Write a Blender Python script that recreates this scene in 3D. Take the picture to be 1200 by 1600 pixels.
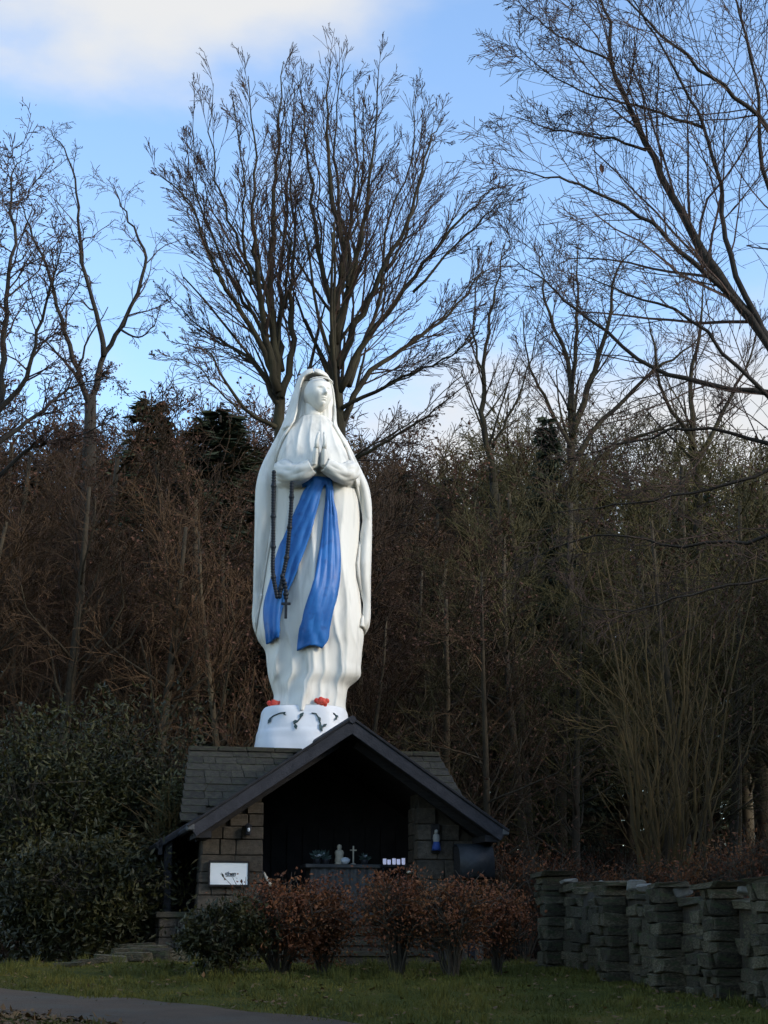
import bpy, bmesh, math, random
import numpy as np
from mathutils import Vector, Matrix

for o in list(bpy.data.objects):
    bpy.data.objects.remove(o)
scene = bpy.context.scene
C = scene.collection
R = math.radians

# ------------------------------------------------------------------ camera
FPX = 2600.0                     # focal length in photo pixels (1200 x 1600)
PITCH = math.atan(680 / FPX)     # horizon on photo row 1480
CZ = 0.25                        # eye height above the ground at the shrine
cam_d = bpy.data.cameras.new('camera')
cam_d.sensor_fit = 'VERTICAL'
cam_d.sensor_height = 24.0
cam_d.lens = FPX / 1600 * 24.0
cam_d.clip_start = 0.1
cam_d.clip_end = 3000
cam = bpy.data.objects.new('camera', cam_d)
C.objects.link(cam)
cam.location = (0, 0, CZ)
cam.rotation_euler = (R(90) + PITCH, 0, 0)
scene.camera = cam

# ------------------------------------------------------------------ sky, sun, exposure
SUN_AZ = R(24)        # from +x (right) towards the viewer
SUN_EL = R(24)
sun_dir = Vector((math.cos(SUN_AZ) * math.cos(SUN_EL), -math.sin(SUN_AZ) * math.cos(SUN_EL), math.sin(SUN_EL)))
world = bpy.data.worlds.new('World')
scene.world = world
world.use_nodes = True
wn, wl = world.node_tree.nodes, world.node_tree.links
wn.clear()
w_out = wn.new('ShaderNodeOutputWorld')
w_bg = wn.new('ShaderNodeBackground')
w_bg.inputs['Strength'].default_value = 0.15
sky = wn.new('ShaderNodeTexSky')
sky.sky_type = 'NISHITA'
sky.sun_disc = False
sky.sun_elevation = SUN_EL
sky.sun_rotation = math.atan2(sun_dir.x, sun_dir.y)
sky.air_density = 1.0
sky.dust_density = 0.15
sky.ozone_density = 2.2
tc = wn.new('ShaderNodeTexCoord')
mp = wn.new('ShaderNodeMapping')
mp.inputs['Location'].default_value = (26.40090506, 22.75681585, 4.56819239)
mp.inputs['Scale'].default_value = (1.0, 1.0, 2.0)
nz = wn.new('ShaderNodeTexNoise')
nz.inputs['Scale'].default_value = 2.6
nz.inputs['Detail'].default_value = 7
nz.inputs['Roughness'].default_value = 0.5
nz.inputs['Distortion'].default_value = 0.15
rp = wn.new('ShaderNodeValToRGB')
rp.color_ramp.interpolation = 'EASE'
rp.color_ramp.elements[0].position = 0.515
rp.color_ramp.elements[0].color = (0, 0, 0, 1)
rp.color_ramp.elements[1].position = 0.69
rp.color_ramp.elements[1].color = (1, 1, 1, 1)
mx = wn.new('ShaderNodeMix')
mx.data_type = 'RGBA'
mx.inputs[7].default_value = (2.35, 2.38, 2.42, 1)
wl.new(tc.outputs['Generated'], mp.inputs['Vector'])
wl.new(mp.outputs['Vector'], nz.inputs['Vector'])
wl.new(nz.outputs['Fac'], rp.inputs['Fac'])
wl.new(rp.outputs['Color'], mx.inputs[0])
wl.new(sky.outputs['Color'], mx.inputs[6])
wl.new(mx.outputs[2], w_bg.inputs['Color'])
wl.new(w_bg.outputs['Background'], w_out.inputs['Surface'])

sun_l = bpy.data.lights.new('sun', 'SUN')
sun_l.energy = 1.4
sun_l.angle = R(14)
sun_l.color = (1.0, 0.93, 0.82)
sun_o = bpy.data.objects.new('sun', sun_l)
C.objects.link(sun_o)
sun_o.rotation_euler = sun_dir.to_track_quat('Z', 'Y').to_euler()

vs = scene.view_settings
vs.view_transform = 'Standard'
vs.look = 'None'
vs.gamma = 1.0
vs.use_curve_mapping = False
vs.exposure = 1.25
scene.render.engine = 'CYCLES'
scene.cycles.use_light_tree = False
world.cycles.sampling_method = 'MANUAL'
world.cycles.sample_map_resolution = 512
scene.cycles.max_bounces = 4
scene.cycles.diffuse_bounces = 2
scene.cycles.glossy_bounces = 2
scene.cycles.transparent_max_bounces = 4

# ------------------------------------------------------------------ helpers
sp, cp = math.sin(PITCH), math.cos(PITCH)


def at(px, py, Y):
    """point of the plane y = Y that a photo pixel looks at"""
    cx, cy = (px - 600) / FPX, (800 - py) / FPX
    t = Y / (cp - sp * cy)
    return (cx * t, Y, CZ + (sp + cp * cy) * t)


def mesh_from(name, V, quads=None, tris=None, smooth=False, mats=None, fmat=None):
    me = bpy.data.meshes.new(name)
    V = np.asarray(V, dtype=np.float32).reshape(-1, 3)
    nq = 0 if quads is None else len(quads)
    nt = 0 if tris is None else len(tris)
    me.vertices.add(len(V))
    me.vertices.foreach_set('co', V.ravel())
    idx = []
    if nq:
        idx.append(np.asarray(quads, dtype=np.int32).ravel())
    if nt:
        idx.append(np.asarray(tris, dtype=np.int32).ravel())
    idx = np.concatenate(idx) if idx else np.zeros(0, np.int32)
    me.loops.add(len(idx))
    me.loops.foreach_set('vertex_index', idx)
    me.polygons.add(nq + nt)
    starts = np.concatenate([np.arange(nq) * 4, nq * 4 + np.arange(nt) * 3]).astype(np.int32)
    me.polygons.foreach_set('loop_start', starts)
    me.polygons.foreach_set('use_smooth', np.full(nq + nt, bool(smooth)))
    if mats:
        for m in mats:
            me.materials.append(m)
    if fmat is not None:
        me.polygons.foreach_set('material_index', np.asarray(fmat, np.int32))
    me.update(calc_edges=True)
    me.validate()
    return me


def link(name, me, parent=None, loc=None, rot=None, scale=None):
    o = bpy.data.objects.new(name, me)
    C.objects.link(o)
    if parent is not None:
        o.parent = parent
    if loc is not None:
        o.location = loc
    if rot is not None:
        o.rotation_euler = rot
    if scale is not None:
        o.scale = scale
    return o


def tag(o, label=None, cat=None, group=None, kind=None):
    if label: o['label'] = label
    if cat: o['category'] = cat
    if group: o['group'] = group
    if kind: o['kind'] = kind
    return o


def thing(name, loc, label, cat, group=None, rz=0.0):
    o = bpy.data.objects.new(name, None)
    o.empty_display_size = 0.2
    C.objects.link(o)
    o.location = loc
    o.rotation_euler = (0, 0, rz)
    return tag(o, label, cat, group)


class MB:
    """collects quads and triangles for one mesh"""
    def __init__(s):
        s.V, s.Q, s.T, s.n = [], [], [], 0

    def add(s, V, Q=None, T=None):
        V = np.asarray(V, float).reshape(-1, 3)
        if Q is not None and len(Q): s.Q.append(np.asarray(Q, int) + s.n)
        if T is not None and len(T): s.T.append(np.asarray(T, int) + s.n)
        s.V.append(V); s.n += len(V)
        return s

    def grid(s, P, close_u=False, close_v=False):
        P = np.asarray(P, float)
        a, b = P.shape[:2]
        ii = np.arange(a if close_u else a - 1)
        jj = np.arange(b if close_v else b - 1)
        I, J = np.meshgrid(ii, jj, indexing='ij')
        I2, J2 = (I + 1) % a, (J + 1) % b
        Q = np.stack([I * b + J, I * b + J2, I2 * b + J2, I2 * b + J], -1).reshape(-1, 4)
        return s.add(P.reshape(-1, 3), Q)

    def box(s, c, h, M=None, taper=0.0, jit=0.0, rnd=None):
        V = np.array([[x, y, z] for x in (-1, 1) for y in (-1, 1) for z in (-1, 1)], float)
        if taper:
            V[:, :2] *= (1 - taper * (V[:, 2:3] > 0))
        V = V * np.asarray(h, float)
        if jit:
            V += (np.array([[rnd.uniform(-1, 1) for _ in range(3)] for _ in range(8)])) * jit
        if M is not None:
            V = V @ np.array(M.to_3x3()).T
        V = V + np.asarray(c, float)
        return s.add(V, [[0, 1, 3, 2], [4, 6, 7, 5], [0, 4, 5, 1], [2, 3, 7, 6], [0, 2, 6, 4], [1, 5, 7, 3]])

    def bevel_box(s, c, h, b, M=None, jit=0.0, rnd=None):
        """box with chamfered edges (24 verts, 26 faces)"""
        h = np.asarray(h, float)
        bm = min(b, h.min() * 0.9)
        V, ids = [], {}
        for sx in (-1, 1):
            for sy in (-1, 1):
                for sz in (-1, 1):
                    j = np.array([rnd.uniform(-1, 1) for _ in range(3)]) * jit if jit else 0
                    for ax in range(3):
                        p = np.array([sx, sy, sz]) * (h - bm)
                        p[ax] = (sx, sy, sz)[ax] * h[ax]
                        ids[(sx, sy, sz, ax)] = len(V)
                        V.append(p + j)
        Q, T = [], []
        sg = (-1, 1)
        for ax in range(3):
            u, v = [(1, 2), (0, 2), (0, 1)][ax]
            for d in sg:
                q = []
                for (a, b2) in ((-1, -1), (1, -1), (1, 1), (-1, 1)):
                    k = [0, 0, 0]; k[ax] = d; k[u] = a; k[v] = b2
                    q.append(ids[(k[0], k[1], k[2], ax)])
                Q.append(q)
        for ax in range(3):      # edges along ax
            u, v = [(1, 2), (0, 2), (0, 1)][ax]
            for a in sg:
                for b2 in sg:
                    q = []
                    for d, fx in ((-1, u), (1, u), (1, v), (-1, v)):
                        k = [0, 0, 0]; k[ax] = d; k[u] = a; k[v] = b2
                        q.append(ids[(k[0], k[1], k[2], fx)])
                    Q.append(q)
        for a in sg:
            for b2 in sg:
                for c2 in sg:
                    T.append([ids[(a, b2, c2, k)] for k in range(3)])
        V = np.array(V)
        if M is not None:
            V = V @ np.array(M.to_3x3()).T
        return s.add(V + np.asarray(c, float), Q, T)

    def tube(s, pts, rad, n=8, cap=True, squash=None, ref=None):
        pts = np.asarray(pts, float)
        k = len(pts)
        rad = np.broadcast_to(np.asarray(rad, float), (k,))
        tn = np.gradient(pts, axis=0)
        tn /= np.linalg.norm(tn, axis=1)[:, None] + 1e-9
        if ref is None:
            m = np.abs(tn.mean(0)); ref = np.eye(3)[int(np.argmin(m))]
        u = np.cross(tn, ref); u /= np.linalg.norm(u, axis=1)[:, None] + 1e-9
        w = np.cross(tn, u)
        a = np.linspace(0, 2 * np.pi, n, endpoint=False)
        sq = (1, 1) if squash is None else squash
        P = pts[:, None] + rad[:, None, None] * (u[:, None] * np.cos(a)[None, :, None] * sq[0] + w[:, None] * np.sin(a)[None, :, None] * sq[1])
        base = s.n
        s.grid(P, close_v=True)
        if cap:
            b = base
            e = base + (k - 1) * n
            s.V.append(np.array([pts[0], pts[-1]])); c0, c1 = s.n, s.n + 1; s.n += 2
            s.T.append(np.array([[c0, b + (i + 1) % n, b + i] for i in range(n)]))
            s.T.append(np.array([[c1, e + i, e + (i + 1) % n] for i in range(n)]))
        return s

    def segs(s, P0, P1, R0, R1, n=3):
        """many independent tapered prisms"""
        P0, P1 = np.asarray(P0, float), np.asarray(P1, float)
        R0, R1 = np.asarray(R0, float), np.asarray(R1, float)
        k = len(P0)
        if k == 0: return s
        t = P1 - P0
        t /= np.linalg.norm(t, axis=1)[:, None] + 1e-9
        ref = np.where(np.abs(t[:, 2:3]) > 0.8, np.array([[1., 0, 0]]), np.array([[0, 0, 1.]]))
        u = np.cross(t, ref); u /= np.linalg.norm(u, axis=1)[:, None] + 1e-9
        w = np.cross(t, u)
        a = np.linspace(0, 2 * np.pi, n, endpoint=False)
        d = u[:, None] * np.cos(a)[None, :, None] + w[:, None] * np.sin(a)[None, :, None]
        A = P0[:, None] + d * R0[:, None, None]
        B = P1[:, None] + d * R1[:, None, None]
        V = np.concatenate([A, B], 1)                      # k, 2n, 3
        i = np.arange(n); i2 = (i + 1) % n
        q = np.stack([i, i2, n + i2, n + i], -1)           # n,4
        Q = (q[None] + (np.arange(k) * 2 * n)[:, None, None]).reshape(-1, 4)
        return s.add(V, Q)

    def leaves(s, P, D, U, L, W):
        """many diamond leaves: at P, along D, side U, length L, width W, slightly folded"""
        P, D, U = (np.asarray(x, float) for x in (P, D, U))
        L = np.asarray(L, float)[:, None]; W = np.asarray(W, float)[:, None]
        N = np.cross(D, U)
        a = P
        b = P + D * L * 0.45 + U * W * 0.5 + N * W * 0.15
        c = P + D * L
        d = P + D * L * 0.45 - U * W * 0.5 + N * W * 0.15
        V = np.stack([a, b, c, d], 1)
        k = len(P)
        T = np.concatenate([np.array([[0, 1, 2]]) + (np.arange(k) * 4)[:, None], np.array([[0, 2, 3]]) + (np.arange(k) * 4)[:, None]])
        return s.add(V, None, T)

    def mesh(s, name, mat=None, smooth=False):
        V = np.concatenate(s.V)
        Q = np.concatenate(s.Q) if s.Q else None
        T = np.concatenate(s.T) if s.T else None
        return mesh_from(name, V, Q, T, smooth, [mat] if mat else None)

    def obj(s, name, mat, parent=None, smooth=False, **k):
        return link(name, s.mesh(name, mat, smooth), parent, **k)


def rand_unit(rs, k):
    v = rs.normal(size=(k, 3))
    return v / (np.linalg.norm(v, axis=1)[:, None] + 1e-9)


# ------------------------------------------------------------------ materials
def material(name, cols, rough=0.8, scale=4.0, bump=0.0, bscale=None, detail=5, coord='Object', spec=0.3, per_obj=0.0, stretch=None, dirt=None, trans=0.0, pos=(0.35, 0.65)):
    """noise-mixed base colour(s), optional bump, per-object brightness variation, stains of a second scale"""
    m = bpy.data.materials.new(name)
    m.use_nodes = True
    n, l = m.node_tree.nodes, m.node_tree.links
    b = n['Principled BSDF']
    b.inputs['Roughness'].default_value = rough
    b.inputs['Specular IOR Level'].default_value = spec
    t = n.new('ShaderNodeTexCoord')
    mpn = n.new('ShaderNodeMapping')
    if stretch: mpn.inputs['Scale'].default_value = stretch
    l.new(t.outputs[coord], mpn.inputs['Vector'])
    no = n.new('ShaderNodeTexNoise')
    no.inputs['Scale'].default_value = scale
    no.inputs['Detail'].default_value = detail
    no.inputs['Roughness'].default_value = 0.6
    l.new(mpn.outputs['Vector'], no.inputs['Vector'])
    if per_obj:
        oi = n.new('ShaderNodeObjectInfo')
        no.noise_dimensions = '4D'
        ml = n.new('ShaderNodeMath'); ml.operation = 'MULTIPLY'; ml.inputs[1].default_value = 40
        l.new(oi.outputs['Random'], ml.inputs[0]); l.new(ml.outputs[0], no.inputs['W'])
    r = n.new('ShaderNodeValToRGB')
    k = len(cols)
    while len(r.color_ramp.elements) < k: r.color_ramp.elements.new(0.5)
    for i, c in enumerate(cols):
        r.color_ramp.elements[i].position = pos[0] + (pos[1] - pos[0]) * i / max(1, k - 1)
        r.color_ramp.elements[i].color = (*c, 1)
    l.new(no.outputs['Fac'], r.inputs['Fac'])
    col = r.outputs['Color']
    if per_obj:
        mr = n.new('ShaderNodeMapRange')
        mr.inputs[3].default_value = 1 - per_obj; mr.inputs[4].default_value = 1 + per_obj
        l.new(oi.outputs['Random'], mr.inputs[0])
        hv = n.new('ShaderNodeHueSaturation')
        l.new(mr.outputs[0], hv.inputs['Value']); l.new(col, hv.inputs['Color'])
        col = hv.outputs['Color']
    if dirt:
        dcol, dscale, lo, hi = dirt
        dn = n.new('ShaderNodeTexNoise'); dn.inputs['Scale'].default_value = dscale; dn.inputs['Detail'].default_value = 8
        l.new(mpn.outputs['Vector'], dn.inputs['Vector'])
        dr = n.new('ShaderNodeMapRange'); dr.inputs[1].default_value = lo; dr.inputs[2].default_value = hi
        l.new(dn.outputs['Fac'], dr.inputs[0])
        dm = n.new('ShaderNodeMix'); dm.data_type = 'RGBA'
        dm.inputs[7].default_value = (*dcol, 1)
        l.new(dr.outputs[0], dm.inputs[0]); l.new(col, dm.inputs[6])
        col = dm.outputs[2]
    l.new(col, b.inputs['Base Color'])
    if trans:
        b.inputs['Transmission Weight'].default_value = 0
        b.inputs['Subsurface Weight'].default_value = 0
    if bump:
        bn = n.new('ShaderNodeTexNoise'); bn.inputs['Scale'].default_value = bscale or scale * 4; bn.inputs['Detail'].default_value = 6
        l.new(mpn.outputs['Vector'], bn.inputs['Vector'])
        bp = n.new('ShaderNodeBump'); bp.inputs['Strength'].default_value = bump; bp.inputs['Distance'].default_value = 0.03
        l.new(bn.outputs['Fac'], bp.inputs['Height']); l.new(bp.outputs['Normal'], b.inputs['Normal'])
    return m


M = {}
M['white'] = material('white_paint', [(0.6903, 0.6614, 0.5892), (0.7649, 0.7333, 0.6547)], 0.55, 1.3, 0.12, 14, dirt=((0.40, 0.385, 0.34), 5.0, 0.50, 0.80), stretch=(1, 1, 0.2))
M['white_clean'] = material('white_gloss_paint', [(0.6962, 0.6962, 0.6962), (0.7497, 0.7497, 0.7497)], 0.45, 2, 0.1, 8, dirt=((0.5, 0.5, 0.48), 3, 0.62, 0.9))
M['blue'] = material('blue_paint', [(0.0171, 0.1122, 0.3562), (0.02736, 0.1533, 0.4337)], 0.45, 3, 0.1, 12, dirt=((0.012, 0.05, 0.2), 5, 0.58, 0.8))
M['rose'] = material('red_paint', [(0.5, 0.03, 0.02), (0.7, 0.1, 0.06)], 0.5, 9)
M['leafpaint'] = material('dark_green_paint', [(0.02, 0.04, 0.04), (0.05, 0.08, 0.08)], 0.5, 9)
M['bead'] = material('dark_beads', [(0.005005, 0.00715, 0.01144), (0.01073, 0.01502, 0.02217)], 0.5, 20)
M['iron'] = material('dark_iron', [(0.015, 0.016, 0.02), (0.04, 0.04, 0.045)], 0.5, 12)
M['stone'] = material('sandstone', [(0.05574, 0.04429, 0.03255), (0.08611, 0.06921, 0.05043), (0.1114, 0.09141, 0.06833)], 0.9, 5, 0.6, 22, per_obj=0.22, dirt=((0.05, 0.045, 0.035), 3, 0.5, 0.75))
M['rubble'] = material('lichen_stone', [(0.03272, 0.02681, 0.01535), (0.06875, 0.05698, 0.03396), (0.1243, 0.1073, 0.06642)], 0.95, 9, 0.9, 20, per_obj=0.45, dirt=((0.05, 0.06, 0.025), 3, 0.52, 0.7))
M['mortar'] = material('old_mortar', [(0.0312, 0.02574, 0.01872), (0.0585, 0.04914, 0.0351)], 0.95, 8, 0.5)
M['slate'] = material('stone_slate', [(0.0239, 0.02056, 0.01435), (0.03825, 0.03299, 0.02295), (0.05499, 0.04781, 0.03251)], 0.85, 4, 0.5, 18, per_obj=0.28, dirt=((0.06, 0.07, 0.03), 3, 0.5, 0.75))
M['timber'] = material('black_stained_timber', [(0.012, 0.011, 0.012), (0.028, 0.025, 0.024)], 0.75, 6, 0.3, 30, stretch=(1, 1, 6))
M['barge'] = material('weathered_dark_bargeboard', [(0.0208, 0.02, 0.0232), (0.036, 0.0344, 0.0384)], 0.65, 7, 0.3, 30)
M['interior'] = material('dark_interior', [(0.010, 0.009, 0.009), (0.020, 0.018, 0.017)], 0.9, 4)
M['altar'] = material('grey_altar', [(0.063, 0.063, 0.063), (0.099, 0.099, 0.0945)], 0.8, 5, 0.2)
M['sign'] = material('sign_board', [(0.84, 0.86, 0.84), (0.9, 0.9, 0.88)], 0.25, 3)
M['grass'] = material('grass_blades', [(0.0459, 0.05002, 0.005486), (0.07496, 0.0741, 0.008622), (0.1148, 0.09725, 0.0141)], 0.8, 0.8)
M['litter'] = material('fallen_leaves', [(0.08, 0.044, 0.0176), (0.16, 0.092, 0.036)], 0.8, 3)
M['asphalt'] = material('path_asphalt', [(0.05534, 0.03363, 0.01744), (0.08568, 0.05239, 0.02713)], 0.9, 1.5, 0.5, 60, dirt=((0.07, 0.06, 0.04), 1.2, 0.5, 0.75))
M['bark_olive'] = material('olive_bark', [(0.016, 0.012, 0.006), (0.03, 0.023, 0.011), (0.042, 0.035, 0.017)], 0.9, 5, 0.6, 30, stretch=(1, 1, 0.3))
M['bark_dark'] = material('dark_bark', [(0.018, 0.014, 0.010), (0.036, 0.029, 0.021)], 0.9, 5, 0.6, 30, stretch=(1, 1, 0.3))
M['twig'] = material('brown_twigs', [(0.035, 0.02, 0.0133), (0.0625, 0.036, 0.0247)], 0.85, 0.6)
M['twig_wood'] = material('wood_twigs', [(0.03208, 0.01672, 0.006893), (0.05675, 0.03048, 0.01249)], 0.85, 0.5, per_obj=0.4)
M['twig_olive'] = material('olive_wood_twigs', [(0.0378, 0.03, 0.00816), (0.06696, 0.053, 0.01496)], 0.85, 0.5, per_obj=0.4)
M['bark_wood'] = material('wood_bark', [(0.03458, 0.02572, 0.01456), (0.06916, 0.05145, 0.02912)], 0.9, 3, 0.4, 20, per_obj=0.4)
M['dead_leaf'] = material('withered_leaves', [(0.05005, 0.02175, 0.01296), (0.08645, 0.0375, 0.02088)], 0.8, 0.7, per_obj=0.3)
M['hedge_red'] = material('red_brown_leaves', [(0.07514, 0.02366, 0.009344), (0.1365, 0.04597, 0.01518), (0.1777, 0.07437, 0.02335)], 0.75, 2.5, per_obj=0.15)
M['hedge_stem'] = material('hedge_stems', [(0.04, 0.032, 0.0208), (0.072, 0.056, 0.036)], 0.85, 4)
M['evergreen'] = material('dark_evergreen_leaves', [(0.01351, 0.0143, 0.003398), (0.02612, 0.02607, 0.005869), (0.04955, 0.04415, 0.0105)], 0.55, 1.6, spec=0.25, per_obj=0.15)
M['olive_leaf'] = material('olive_leaves', [(0.036, 0.0378, 0.0126), (0.0675, 0.0648, 0.0234)], 0.6, 3)
M['spruce'] = material('spruce_needles', [(0.0117, 0.02025, 0.01089), (0.03276, 0.04275, 0.0198)], 0.8, 1.5, per_obj=0.2)
M['hazel'] = material('hazel_stems', [(0.05031, 0.03387, 0.01156), (0.1006, 0.06555, 0.02176)], 0.8, 2)

# ground: grass in the clearing, brown litter under the wood
def ground_material():
    m = bpy.data.materials.new('ground_grass_and_litter')
    m.use_nodes = True
    n, l = m.node_tree.nodes, m.node_tree.links
    b = n['Principled BSDF']; b.inputs['Roughness'].default_value = 0.95; b.inputs['Specular IOR Level'].default_value = 0.1
    t = n.new('ShaderNodeTexCoord')
    def noise(s, d=6):
        q = n.new('ShaderNodeTexNoise'); q.inputs['Scale'].default_value = s; q.inputs['Detail'].default_value = d
        l.new(t.outputs['Object'], q.inputs['Vector']); return q
    def ramp(src, cs):
        r = n.new('ShaderNodeValToRGB')
        while len(r.color_ramp.elements) < len(cs): r.color_ramp.elements.new(0.5)
        for i, (p, c) in enumerate(cs):
            r.color_ramp.elements[i].position = p; r.color_ramp.elements[i].color = (*c, 1)
        l.new(src, r.inputs['Fac']); return r
    g = ramp(noise(1.4).outputs['Fac'], [(0.3, (0.033, 0.036, 0.0045)), (0.5, (0.056, 0.056, 0.007)), (0.72, (0.083, 0.059, 0.011))])
    li = ramp(noise(3.0).outputs['Fac'], [(0.3, (0.035, 0.024, 0.014)), (0.7, (0.085, 0.055, 0.03))])
    sx = n.new('ShaderNodeSeparateXYZ'); l.new(t.outputs['Object'], sx.inputs[0])
    nn = noise(0.5, 3)
    ma = n.new('ShaderNodeMath'); ma.operation = 'MULTIPLY_ADD'; ma.inputs[1].default_value = 5.0
    l.new(nn.outputs['Fac'], ma.inputs[0]); l.new(sx.outputs['Y'], ma.inputs[2])
    mr = n.new('ShaderNodeMapRange'); mr.inputs[1].default_value = 27.5; mr.inputs[2].default_value = 30.0
    l.new(ma.outputs[0], mr.inputs[0])
    mx2 = n.new('ShaderNodeMix'); mx2.data_type = 'RGBA'
    l.new(mr.outputs[0], mx2.inputs[0]); l.new(g.outputs['Color'], mx2.inputs[6]); l.new(li.outputs['Color'], mx2.inputs[7])
    l.new(mx2.outputs[2], b.inputs['Base Color'])
    bn = noise(25); bp = n.new('ShaderNodeBump'); bp.inputs['Strength'].default_value = 0.8; bp.inputs['Distance'].default_value = 0.05
    l.new(bn.outputs['Fac'], bp.inputs['Height']); l.new(bp.outputs['Normal'], b.inputs['Normal'])
    return m
M['ground'] = ground_material()

# ------------------------------------------------------------------ ground and path
def gz(x, y):
    """terrain height"""
    x = np.asarray(x, float); y = np.asarray(y, float)
    d = 24.5 - y
    s = np.where(d > 0, -0.060 * (np.sqrt(d * d + 1.0) - 1.0), 0.0)
    s = np.maximum(s, -4.0)
    back = np.clip(y - 34, 0, 60) * 0.02
    side = 0.02 * np.clip(-x - 6, 0, 20) * np.clip((y - 20) / 10, 0, 1)
    bumps = 0.03 * np.sin(x * 0.9 + 1.3) * np.sin(y * 0.7) + 0.015 * np.sin(x * 2.3 + y * 1.7)
    return s + back + side + bumps


def axis(lo, hi, f0, f1, step, far):
    a = np.arange(f0, f1 + 1e-6, step)
    l = f0 - np.geomspace(step, f0 - lo, far)[::-1]
    r = f1 + np.geomspace(step, hi - f1, far)
    return np.concatenate([l, a, r])

gx = axis(-600, 600, -12, 12, 0.3, 22)
gy = axis(-300, 900, 8, 42, 0.3, 22)
GX, GY = np.meshgrid(gx, gy, indexing='ij')
ground = MB().grid(np.stack([GX, GY, gz(GX, GY)], -1)).obj('ground', M['ground'], smooth=True)
tag(ground, kind='structure')

# asphalt path crossing in front: upper edge runs from photo (0,1547) to (600,1600)
def on_ground(px, py):
    lo, hi = 5.0, 60.0
    for Y in np.linspace(8, 40, 1600):
        p = at(px, py, Y)
        if p[2] <= float(gz(p[0], p[1])):
            return np.array([p[0], p[1], float(gz(p[0], p[1]))])
    return np.array(at(px, py, 40))

e0 = on_ground(0, 1545); e1 = on_ground(520, 1598)
pd = (e1 - e0)[:2]; pd /= np.linalg.norm(pd); pn = np.array([pd[1], -pd[0]])
if pn[1] > 0: pn = -pn
tt = np.arange(-14, 16, 0.35); ww = np.linspace(0, 1, 8)
rs0 = np.random.RandomState(3)
PW = 2.0
Pp = np.zeros((len(tt), len(ww), 3))
ed = 0.07 * np.sin(tt * 1.9) + 0.05 * np.sin(tt * 4.3 + 1)
for i, t_ in enumerate(tt):
    for j, w_ in enumerate(ww):
        q = e0[:2] + pd * t_ + pn * (w_ * PW + ed[i] * (1 - 2 * w_))
        Pp[i, j] = (q[0], q[1], float(gz(q[0], q[1])) + 0.02 + 0.02 * math.sin(math.pi * w_))
path = MB().grid(Pp).obj('path', M['asphalt'], smooth=True)
tag(path, kind='structure')

def path_w(x, y):
    q = np.stack([x - e0[0], y - e0[1]], -1)
    return q @ pn           # 0..PW on the path

# grass blades (uncountable) and fallen leaves
rs = np.random.RandomState(11)
k = 90000
X = rs.uniform(-7.5, 8.0, k); Yv = rs.uniform(14.5, 25.6, k)
keep = (np.abs(X) < Yv * 0.245 + 0.6)
pw = path_w(X, Yv)
rag = 0.10 + 0.14 * np.sin(X * 5.1 + 1.3 * np.sin(X * 2.2)) + 0.08 * rs.normal(size=k)
keep &= ~((pw > rag) & (pw < PW - rag)) & ~((pw > PW - rag) & (rs.rand(k) < 0.75))
X, Yv = X[keep], Yv[keep]
Zv = gz(X, Yv)
patch = np.clip(np.sin(X * 1.7 + 2 * np.sin(Yv * 0.8)) * np.sin(Yv * 1.9 + X) * 0.5 + 0.7, 0.25, 1.2)
D = np.stack([rs.normal(0, 0.5, len(X)), rs.normal(0, 0.5, len(X)), np.ones(len(X))], -1)
D /= np.linalg.norm(D, axis=1)[:, None]
U = np.cross(D, rand_unit(rs, len(X))); U /= np.linalg.norm(U, axis=1)[:, None]
kt = 420; tx = rs.uniform(-7, 7.5, kt); ty = rs.uniform(15, 25.4, kt)
okk = (path_w(tx, ty) < -0.05) | (path_w(tx, ty) > PW + 0.1)
tx, ty = tx[okk], ty[okk]
wallx = np.linspace(3.2, 5.2, 60)
n_t = 46
TX = np.repeat(tx, n_t) + rs.normal(0, 0.05, len(tx) * n_t); TY = np.repeat(ty, n_t) + rs.normal(0, 0.05, len(tx) * n_t)
TH2 = np.repeat(rs.uniform(0.07, 0.2, len(tx)), n_t) * rs.uniform(0.5, 1.1, len(TX))
TD = np.stack([rs.normal(0, 0.38, len(TX)), rs.normal(0, 0.38, len(TX)), np.ones(len(TX))], -1); TD /= np.linalg.norm(TD, axis=1)[:, None]
TU = np.cross(TD, rand_unit(rs, len(TX))); TU /= np.linalg.norm(TU, axis=1)[:, None]
grass = MB().leaves(np.stack([TX, TY, gz(TX, TY) - 0.005], -1), TD, TU, TH2, rs.uniform(0.006, 0.013, len(TX))).leaves(np.stack([X, Yv, Zv - 0.005], -1), D, U, rs.uniform(0.03, 0.085, len(X)) * patch, rs.uniform(0.008, 0.018, len(X))).obj('grass', M['grass'])
tag(grass, 'short rough grass of the clearing in front of the shrine', 'grass', kind='stuff')

k = 16000
X = rs.uniform(-7.5, 8, k); Yv = rs.uniform(14, 26, k)
pw = path_w(X, Yv)
dens = np.where(pw > PW - 0.1, 1.6, np.where((pw > 0), 0.02, 0.06 + 0.12 * (rs.rand(k) < 0.3)))
keep = (rs.rand(k) < dens) & (np.abs(X) < Yv * 0.245 + 0.6)
X, Yv = X[keep], Yv[keep]
D = rand_unit(rs, len(X)); D[:, 2] *= 0.25; D /= np.linalg.norm(D, axis=1)[:, None]
U = np.cross(D, np.array([0, 0, 1.0])) + rs.normal(0, 0.25, (len(X), 3)); U /= np.linalg.norm(U, axis=1)[:, None]
kv = 5200; VX = rs.uniform(-4.6, -1.0, kv); VY = rs.uniform(14.0, 19.5, kv); vw = path_w(VX, VY)
vk = (vw > PW - 0.12 + 0.1 * rs.normal(size=kv)) & (vw < PW + 2.2); VX, VY = VX[vk], VY[vk]
VD = rand_unit(rs, len(VX)); VD[:, 2] *= 0.35; VD /= np.linalg.norm(VD, axis=1)[:, None]
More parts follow.
